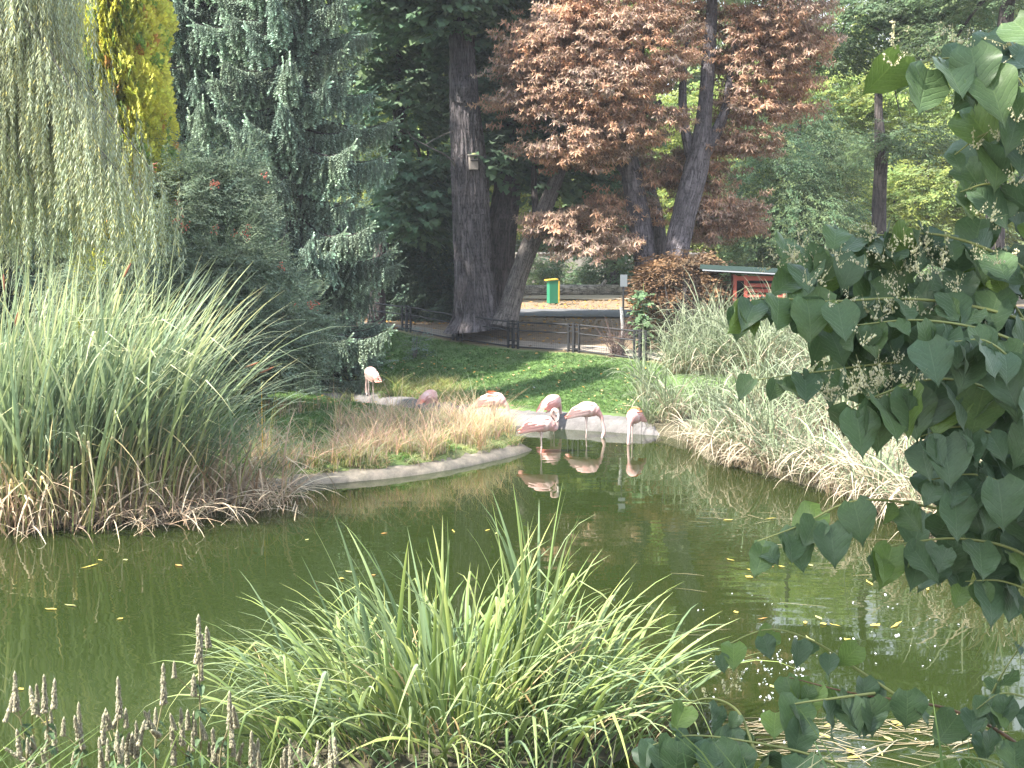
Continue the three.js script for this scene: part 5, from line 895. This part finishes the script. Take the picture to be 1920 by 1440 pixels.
function flamingo(label, pos, yaw, pose, { legs = [0.02], lift = 0, scale = 1, side = 0, wings = PINK, orange = false, sunk = 0.2 } = {}) {
  const t = thing('flamingo', label, 'flamingo', [pos.x, pos.y - sunk * scale, pos.z], yaw, 'flamingos at the pond');
  t.scale.setScalar(scale);
  const tip = lift, hd = heads[pose].map(([x, y, z, w, h, c]) => [x, y, z + side * clamp((0.62 - y) / 0.4, 0, 1) + (pose === 'feeding' ? 0 : 0), w, h, c]);
  const S = [[-0.36, 0.585 + tip, 0, 0.012, 0.008, RED], [-0.3, 0.61 + tip, 0, 0.045, 0.022, RED], [-0.24, 0.635 + tip * 0.8, 0, 0.075, 0.055, PINK], [-0.14, 0.665 + tip * 0.5, 0, 0.115, 0.105, PALE], [0, 0.69, 0, 0.135, 0.14, PINK], [0.12, 0.685, 0, 0.12, 0.135, PALE], [0.19, 0.655, 0, 0.085, 0.1, PINK], ...hd];
  const m = sweepSkin(S);
  for (const lx of legs) {                                    // legs are part of the one skin mesh
    const z = lx < 0 ? -0.04 : 0.04, x = Math.abs(lx);
    m.col = LEG; const P = [V(x, 0.6, z), V(x + 0.005, 0.44, z), V(x + 0.008, 0.335, z), V(x + 0.008, 0.315, z), V(x + 0.006, 0.3, z), V(x - 0.005, 0.15, z), V(x - 0.012, 0.02, z)];
    m.tube(P, [0.035, 0.011, 0.0105, 0.0155, 0.011, 0.0085, 0.008], 8);
    m.col = KNEE; const toe = (a) => m.ribbon([V(x - 0.012, 0.015, z), V(x - 0.012 + Math.cos(a) * 0.05, 0.01, z + Math.sin(a) * 0.05), V(x - 0.012 + Math.cos(a) * 0.085, 0.004, z + Math.sin(a) * 0.085)], [0.01, 0.012, 0.003], V(-Math.sin(a), 0.01, Math.cos(a)), 0.3);
    [-0.5, 0, 0.5].forEach(toe);
  }
  part('body', m.geo(), flamMat, t);
  for (const s of [-1, 1]) {                                  // folded wings: overlapping rows of feathers
    const w = new MB();
    for (let row = 0; row < 4; row++) for (let k = 0; k < 9; k++) {
      const u = k / 8, x0 = 0.15 - u * 0.3 - row * 0.03, y0 = 0.775 - row * 0.045 - u * 0.05 + tip * u * 0.3, z0 = s * (0.085 + row * 0.018 + 0.02 * Math.sin(u * 3.1)) * (1 - u * 0.28), c = wings.map((v) => v * (0.95 + 0.07 * ((k * 7 + row * 3) % 5) / 4));
      w.col = orange && k < 4 && row < 2 ? RED : row === 3 && k > 6 ? DEEP : c;
      w.ribbon([V(x0, y0, z0), V(x0 - 0.06, y0 - 0.02 + tip * 0.1, z0 + s * 0.012), V(x0 - 0.115, y0 - 0.045 + tip * 0.2, z0 + s * 0.002)], [0.022, 0.028, 0.008], V(0, 1, s * 0.4), 0.25 * s);
    }
    part('wing', w.geo(), new THREE.MeshStandardMaterial({ vertexColors: true, roughness: 0.95, side: THREE.DoubleSide }), t);
  }
  if (orange) { const of = new MB(); of.col = [0.85, 0.2, 0.05]; for (let k = 0; k < 14; k++) { const u = (k % 7) / 6 - 0.5, x0 = 0.06 - (k / 7 | 0) * 0.05, z = u * 0.2; of.ribbon([V(x0, 0.845 - u * u * 0.25, z), V(x0 - 0.05, 0.85 - u * u * 0.25, z * 1.1), V(x0 - 0.1, 0.84 - u * u * 0.25, z * 1.2)], [0.014, 0.018, 0.005], V(0, 0.1, 1), 0.2); } part('orange_feathers', of.geo(), new THREE.MeshStandardMaterial({ vertexColors: true, roughness: 0.95, side: THREE.DoubleSide }), t); }
  const tl = new MB(); for (let k = 0; k < 7; k++) { tl.col = k % 2 ? RED : DEEP; const a = (k - 3) * 0.11; tl.ribbon([V(-0.25, 0.64 + tip * 0.9, 0), V(-0.33, 0.6 + tip, Math.sin(a) * 0.12), V(-0.385, 0.575 + tip, Math.sin(a) * 0.17)], [0.016, 0.018, 0.004], V(0, 0.2, 1), 0.1); }
  part('tail', tl.geo(), new THREE.MeshStandardMaterial({ vertexColors: true, roughness: 0.95, side: THREE.DoubleSide }), t);
  if (pose === 'folded') for (const s of [-1, 1]) { const e = part('eye', new THREE.SphereGeometry(0.006, 8, 6), plain(0.4, 0.35, 0.08, 0.3), t); e.position.set(0.283, 0.918, 0.055 + s * 0.032); }
  return t;
}
{
  const W = (px, py) => onPlane(px, py, 0);
  flamingo('flamingo standing on one leg in front, bill tucked to its breast', W(1012, 849), 0, 'folded', { legs: [0.02], sunk: 0.21 });
  flamingo('flamingo seen end-on just behind the front one, neck down to the water', W(1034, 803), 0.95, 'feeding', { legs: [0.02, -0.05], lift: -0.02, sunk: 0.2 });
  flamingo('flamingo bending its neck straight down, right of the one-legged bird', W(1097, 820), -0.06, 'feeding', { legs: [0.02], lift: -0.03, sunk: 0.19, wings: PALE });
  flamingo('rightmost flamingo, facing the camera with its neck stretched into the water', W(1190, 829), -2.0, 'feeding', { legs: [0.02], sunk: 0.21, orange: true, scale: 0.95 });
  flamingo('flamingo with orange wing feathers feeding behind the dry grass', W(922, 806), -0.25, 'feeding', { legs: [0.02, -0.04], sunk: 0.16, orange: true, scale: 1.05 });
  const p2 = onPlane(805, 786, 0); flamingo('half hidden flamingo, second from the left, behind the dry grass', p2, 1.1, 'feeding', { legs: [0.02, -0.04], sunk: 0.22, scale: 0.95 });
  const p1 = G(697, 756); flamingo('leftmost flamingo standing on the far kerb, seen from behind', p1, 2.05, 'feeding', { legs: [0.0, -0.06], sunk: 0, scale: 0.92, lift: -0.06, wings: PALE });
  const fe = new MB(); fe.col = [0.85, 0.8, 0.78]; fe.ribbon([V(-0.06, 0, 0), V(0, 0.012, 0), V(0.06, 0, 0)], [0.004, 0.016, 0.002], V(0, 0, 1), 0.3); const fg = fe.geo();
  for (const [x, y, w, s, lab] of [[1082, 801, 1, 1.4, 'white feather floating by the far kerb under the feeding flamingo'], [1062, 795, 1, 0.8, 'small white feather at the far kerb left of the larger one'], [738, 752, 0, 1.1, 'white feather on the far kerb right of the leftmost flamingo'], [1001, 730, 0, 0.9, 'white feather standing in the lawn above the flamingos']]) { const o = part('feather', fg, leafMat(1, 1, 1, 0.2)); o.position.copy(w ? onPlane(x, y, 0.012) : G(x, y).add(V(0, 0.04, 0))); o.scale.setScalar(s); o.rotation.y = x; tag(o, lab, 'feather'); }
}
// ---------- nest box, bin, shed and small things ----------
{
  const p = at(888, 318, 31.5), t = thing('nest_box', 'weathered wooden nest box with perch on the thick grey trunk', 'nest box', p, 0.25), wood = plain(0.34, 0.29, 0.25, 0.9, { map: grainTex, bumpMap: grainTex, bumpScale: 0.004 }), dark = plain(0.03, 0.028, 0.025, 1);
  part('box', boxGeo(-0.1, 0.1, 0, 0.33, -0.16, 0.06), wood, t); part('front_panel', boxGeo(-0.088, 0.088, 0.005, 0.2, 0.06, 0.075), wood, t);
  const h = part('entrance_hole', new THREE.CylinderGeometry(0.022, 0.022, 0.012, 16).rotateX(Math.PI / 2), dark, t); h.position.set(0.015, 0.27, 0.061);
  part('perch', boxGeo(-0.09, 0.1, 0.205, 0.225, 0.06, 0.11), barkDark, t);
  const rf = part('roof', boxGeo(-0.13, 0.13, 0, 0.025, -0.17, 0.14), plain(0.16, 0.15, 0.13, 0.9), t); rf.position.y = 0.335; rf.rotation.x = 0.12;
  const moss = new THREE.SphereGeometry(0.07, 12, 6, 0, 6.3, 0, 1.5); moss.scale(1, 0.6, 1); const ms = part('moss', moss, plain(0.2, 0.22, 0.1, 1), rf); ms.position.set(0.02, 0.024, -0.02);
}
{
  const p = onGround(at(1037, 570, 45).x, -45), t = thing('litter_bin', 'green litter bin with yellow front edge beyond the fence', 'bin', p, 0.3);
  const gm = plain(0.02, 0.19, 0.1, 0.5), ym = plain(0.6, 0.42, 0.06, 0.6);
  part('body', new THREE.ExtrudeGeometry(new THREE.Shape([[-0.17, -0.15], [0.14, -0.15], [0.17, -0.12], [0.17, 0.15], [-0.17, 0.15]].map(([x, y]) => new THREE.Vector2(x, y))), { depth: 0.78, bevelEnabled: true, bevelSize: 0.01, bevelThickness: 0.01, bevelSegments: 2 }).rotateX(-Math.PI / 2).translate(0, 0.06, 0), gm, t);
  part('edge_strip', boxGeo(0.135, 0.185, 0.07, 0.84, 0.13, 0.172), ym, t); const l = part('lid', boxGeo(-0.2, 0.2, 0.86, 0.9, -0.18, 0.18), ym, t); l.rotation.z = 0.08;
  for (const x of [-0.1, 0.1]) part('foot', boxGeo(x - 0.02, x + 0.02, -0.05, 0.06, -0.05, 0.05), iron, t);
}
{
  const lg = thing('felled_log', 'long pale felled log lying beyond the litter bin', 'log', onGround(at(1070, 550, 51).x, -51), 0.05), lm = barkMat(0.5, 0.45, 0.4, 0.02);
  part('trunk', tubeGeo(smooth([V(-2.4, 0.2, 0), V(0, 0.22, 0.1), V(2.3, 0.2, 0)], 20), 0.22, 14, (th, l) => 1 + 0.12 * nz(Math.cos(th) * 2, l, Math.sin(th) * 2)), lm, lg);
  part('stub', tubeGeo([V(1.2, 0.3, 0.05), V(1.4, 0.62, 0.1)], [0.09, 0.06], 8), lm, lg);
  const wl = thing('garden_wall', 'pale rendered wall far behind the fence', 'wall', onGround(at(1140, 540, 60).x, -60), 0), rm = plain(0.3, 0.275, 0.24, 0.95, { map: grainTex });
  part('wall_panel', boxGeo(-4.5, 4.5, -0.1, 1.5, -0.12, 0.12), rm, wl); part('coping', boxGeo(-4.55, 4.55, 1.5, 1.58, -0.17, 0.17), plain(0.3, 0.28, 0.26, 0.9), wl);
}
{ // shed
  const p = onGround(at(1405, 620, 29.2).x, -29.2), t = thing('red_shed', 'small red louvred shed with dark green flat roof on the right', 'shed', p, -0.12), red = plain(0.36, 0.075, 0.045, 0.75, { map: grainTex }), dk = plain(0.02, 0.02, 0.02, 0.9), green = plain(0.025, 0.05, 0.042, 0.85);
  for (const [x, z] of [[-0.36, 0.3], [-0.12, 0.3], [0.72, 0.3], [-0.36, -0.6], [0.72, -0.6]]) part('post', boxGeo(x - 0.04, x + 0.04, -0.05, 1.5, z - 0.04, z + 0.04), red, t);
  part('back_wall', boxGeo(-0.32, 0.68, 0, 1.45, -0.64, -0.62), dk, t); part('side_wall', boxGeo(0.74, 0.76, 0, 1.45, -0.56, 0.26), red, t); part('lintel', boxGeo(-0.32, 0.68, 1.38, 1.48, 0.28, 0.33), red, t);
  for (let k = 0; k < 11; k++) { const s = part('slat', boxGeo(-0.08, 0.68, -0.012, 0.012, -0.05, 0.05), red, t); s.position.set(0, 0.12 + k * 0.115, 0.3); s.rotation.x = 0.75; }
  part('door_opening_frame', boxGeo(-0.32, -0.16, 0, 0.05, 0.28, 0.32), red, t);
  const rf = part('roof', boxGeo(-1.15, 1.1, 0, 0.1, -0.85, 0.55), green, t); rf.position.y = 1.55; rf.rotation.set(-0.07, 0, -0.05);
  part('gutter', boxGeo(-1.1, 1.1, -0.04, -0.01, 0.52, 0.55), plain(0.25, 0.26, 0.27, 0.6), rf);
}
{ // boards and stakes right of the fence
  const p = onGround(at(1168, 640, 28.9).x, -28.9);
  const s = thing('signpost', 'thin dark signpost with small grey panel right of the fence', 'sign', p, 0.1); part('post', tubeGeo([V(0, -0.05, 0), V(0, 1.65, 0)], [0.022, 0.022], 8), iron, s); part('panel', boxGeo(-0.08, 0.08, 1.45, 1.72, 0.022, 0.035), plain(0.16, 0.175, 0.18, 0.6), s);
  const b = thing('birch_stake', 'whitish stake standing among bare twigs by the signpost', 'stake', onGround(at(1166, 640, 28.6).x, -28.6)); part('stake', tubeGeo([V(0, -0.05, 0), V(0.02, 0.6, 0), V(-0.02, 1.05, 0)], [0.045, 0.042, 0.04], 9), barkMat(0.55, 0.53, 0.5, 0.01, 3), b);
  const tw = thing('twig_bush', 'bare purple-brown twiggy bush at the right end of the fence', 'bush', onGround(at(1155, 645, 28.4).x, -28.4)), r = rng(61), m = new MB();
  for (let k = 0; k < 90; k++) { const a = gauss(r) * 0.8, b2 = V(Math.sin(a) * 0.6 + gauss(r) * 0.25, 0.35 + r() * 0.6, gauss(r) * 0.3); m.tube([V(gauss(r) * 0.16, -0.03, gauss(r) * 0.1), b2.clone().multiplyScalar(0.5).add(V(gauss(r) * 0.06, 0.05, 0)), b2], [0.006, 0.004, 0.0015], 4); }
  tag(part('twigs', m.geo(), plain(0.13, 0.085, 0.075, 0.95), tw), null, null, null, 'stuff');
  for (const [px, py, h, lab] of [[1205, 662, 1.55, 'slim climber-covered stake left of the brown shrub'], [1262, 640, 1.3, 'tall white-flowering mallow before the brown shrub']]) {
    const q = G(px, py), v = thing('tall_mallow', lab, 'plant', q), C = [], rr = rng(px); part('stem', tubeGeo([V(0, -0.03, 0), V(0.02, h * 0.5, 0), V(0, h, 0)], [0.012, 0.01, 0.005], 6), stemMat, v);
    if (px < 1250) { for (let k = 0; k < 60; k++) C.push([mat4(V(gauss(rr) * 0.07, 0.2 + rr() * (h - 0.35), gauss(rr) * 0.07), gauss(rr) * 0.4, rr() * 6.3, gauss(rr) * 0.5, 0.4 + rr() * 0.3), tint(rr, 0.25)]); inst('leaves', sprMaple, leafMat(0.12, 0.19, 0.09, 0.3), C, v); }
    const fl = new THREE.IcosahedronGeometry(0.028, 1); fl.scale(1, 0.7, 1); for (let k = 0; k < 6; k++) { const f = part('flower', fl, plain(0.75, 0.74, 0.76, 0.9), v); f.position.set(gauss(rr) * 0.05, h * (0.45 + 0.55 * rr()), 0.04 + gauss(rr) * 0.03); f.scale.setScalar(0.6 + rr() * 0.7); }
  }
  const bd = thing('boulder', 'grey boulder lying among the reeds below the shed', 'rock', G(1300, 668)); const g = new THREE.IcosahedronGeometry(0.3, 4), P = g.attributes.position; for (let k = 0; k < P.count; k++) { const v = V().fromBufferAttribute(P, k), q = 1 + 0.35 * fbm(v.x * 4, v.y * 4, v.z * 4); P.setXYZ(k, v.x * q * 1.3, v.y * q * 0.8, v.z * q); } g.computeVertexNormals(); const rk = part('rock', g, plain(0.22, 0.2, 0.2, 0.95, { map: grainTex }), bd); rk.position.y = 0.1;
  const lb = thing('broken_branch', 'pale broken branch leaning out of the reeds by the boulder', 'branch', G(1275, 690)); part('branch', tubeGeo(smooth([V(-0.15, -0.02, 0), V(0.05, 0.16, 0.05), V(0.22, 0.3, 0.05), V(0.17, 0.48, 0)], 14), smooth([V(0.035, 0, 0), V(0.03, 0, 0), V(0.018, 0, 0)], 14).map((v) => v.x), 8), barkPale, lb);
}

// shrubs and saplings before the far wall
for (const [px, d, h, w, lab] of [[1010, 55, 1.1, 0.7, 'round shrub before the far wall left of the litter bin'], [1085, 57, 0.7, 0.6, 'low shrub before the far wall right of the litter bin'], [1130, 53, 1.5, 0.6, 'upright shrub before the far wall near the signpost'], [1195, 52, 1.2, 0.8, 'shrub behind the climber-covered stake'], [1440, 45, 1.4, 1.5, 'broad shrub behind the shed'], [1600, 43, 1.2, 1.6, 'broad shrub behind the reeds right of the shed'], [1760, 42, 1.3, 1.6, 'broad shrub at the right behind the knotweed']]) {
  const p = onGround(at(px, 570, d).x, -d), t = thing('park_shrub', lab, 'shrub', p), r = rng(px), m = new MB();
  for (let k = 0; k < 8; k++) m.tube([V(gauss(r) * 0.1, -0.05, 0), V(gauss(r) * w * 0.7, h * 1.3, gauss(r) * 0.3)], [0.02, 0.006], 5);
  tag(part('stems', m.geo(), barkDark, t), null, null, null, 'stuff');
  addCrown(t, sprSmall, M.mid, crown(px + 1, [[p.x, p.y + h * 0.75, p.z, w, h * 0.75, 0.7, 260 * w * h]], { spreadR: 0.25, vary: 0.3, warm: 0.15 }));
}
// grass spilling over the kerb of the spit, bits of moss and litter on the lawn
{
  const r = rng(111), pts = smooth(shore.slice(4, 12).map(([x, z]) => V(x, 0, z)), 200), L = [[], []];
  const g = [tuft(112, 14, 0.2, 0.004, 1.5, [[0.58, 0.48, 0.28], [0.46, 0.38, 0.2], [0.3, 0.33, 0.13]], 0.07, 4), tuft(113, 10, 0.1, 0.006, 1.6, [[0.14, 0.22, 0.06], [0.2, 0.26, 0.09]], 0.06, 3)];
  for (let k = 0; k < 260; k++) { const i = 4 + Math.floor(r() * 190), p = pts[i], t = pts[i + 1].clone().sub(p).normalize(), n = V(t.z, 0, -t.x), q = p.clone().addScaledVector(n, 0.1 + r() * 0.22); if (nz(i * 0.09, 5) < -0.1) continue; L[r() < 0.6 ? 0 : 1].push([mat4(V(q.x, 0.12 + r() * 0.03, q.z), 0.25, r() * 6.3, 0, 0.5 + r() * 0.8), tint(r, 0.25, 0.08)]); }
  const o = tag(new THREE.Group(), 'dry grass spilling over the pale kerb of the spit', 'dry grass', null, 'stuff'); o.name = 'kerb_grass'; scene.add(o);
  g.forEach((q, k) => inst('grass', q, grassMat, L[k], o));
  const m = new MB(); m.ribbon([V(-0.035, 0, 0), V(0, 0.012, 0), V(0.035, 0.004, 0)], [0.006, 0.024, 0.003], V(0, 0, 1), 0.3); const Q = [];
  for (let k = 0; k < 420; k++) { const x = -4 + r() * 7, z = -31 + r() * 9; if (pondDist(x, z) < 0.4 || z < fenceZ(x)) continue; Q.push([mat4(onGround(x, z).add(V(0, 0.045, 0)), gauss(r) * 0.4, r() * 6.3, gauss(r) * 0.4, 0.5 + r() * 0.8), r() < 0.3 ? RGB(2.2, 2.1, 1.6) : r() < 0.5 ? RGB(1.6, 1.2, 0.5) : tint(r, 0.3)]); }
  tag(inst('lawn_litter', m.geo(), leafMat(0.27, 0.19, 0.1, 0.15), Q), 'fallen leaves scattered on the lawn', 'leaves');
}
renderer.render(scene, camera);
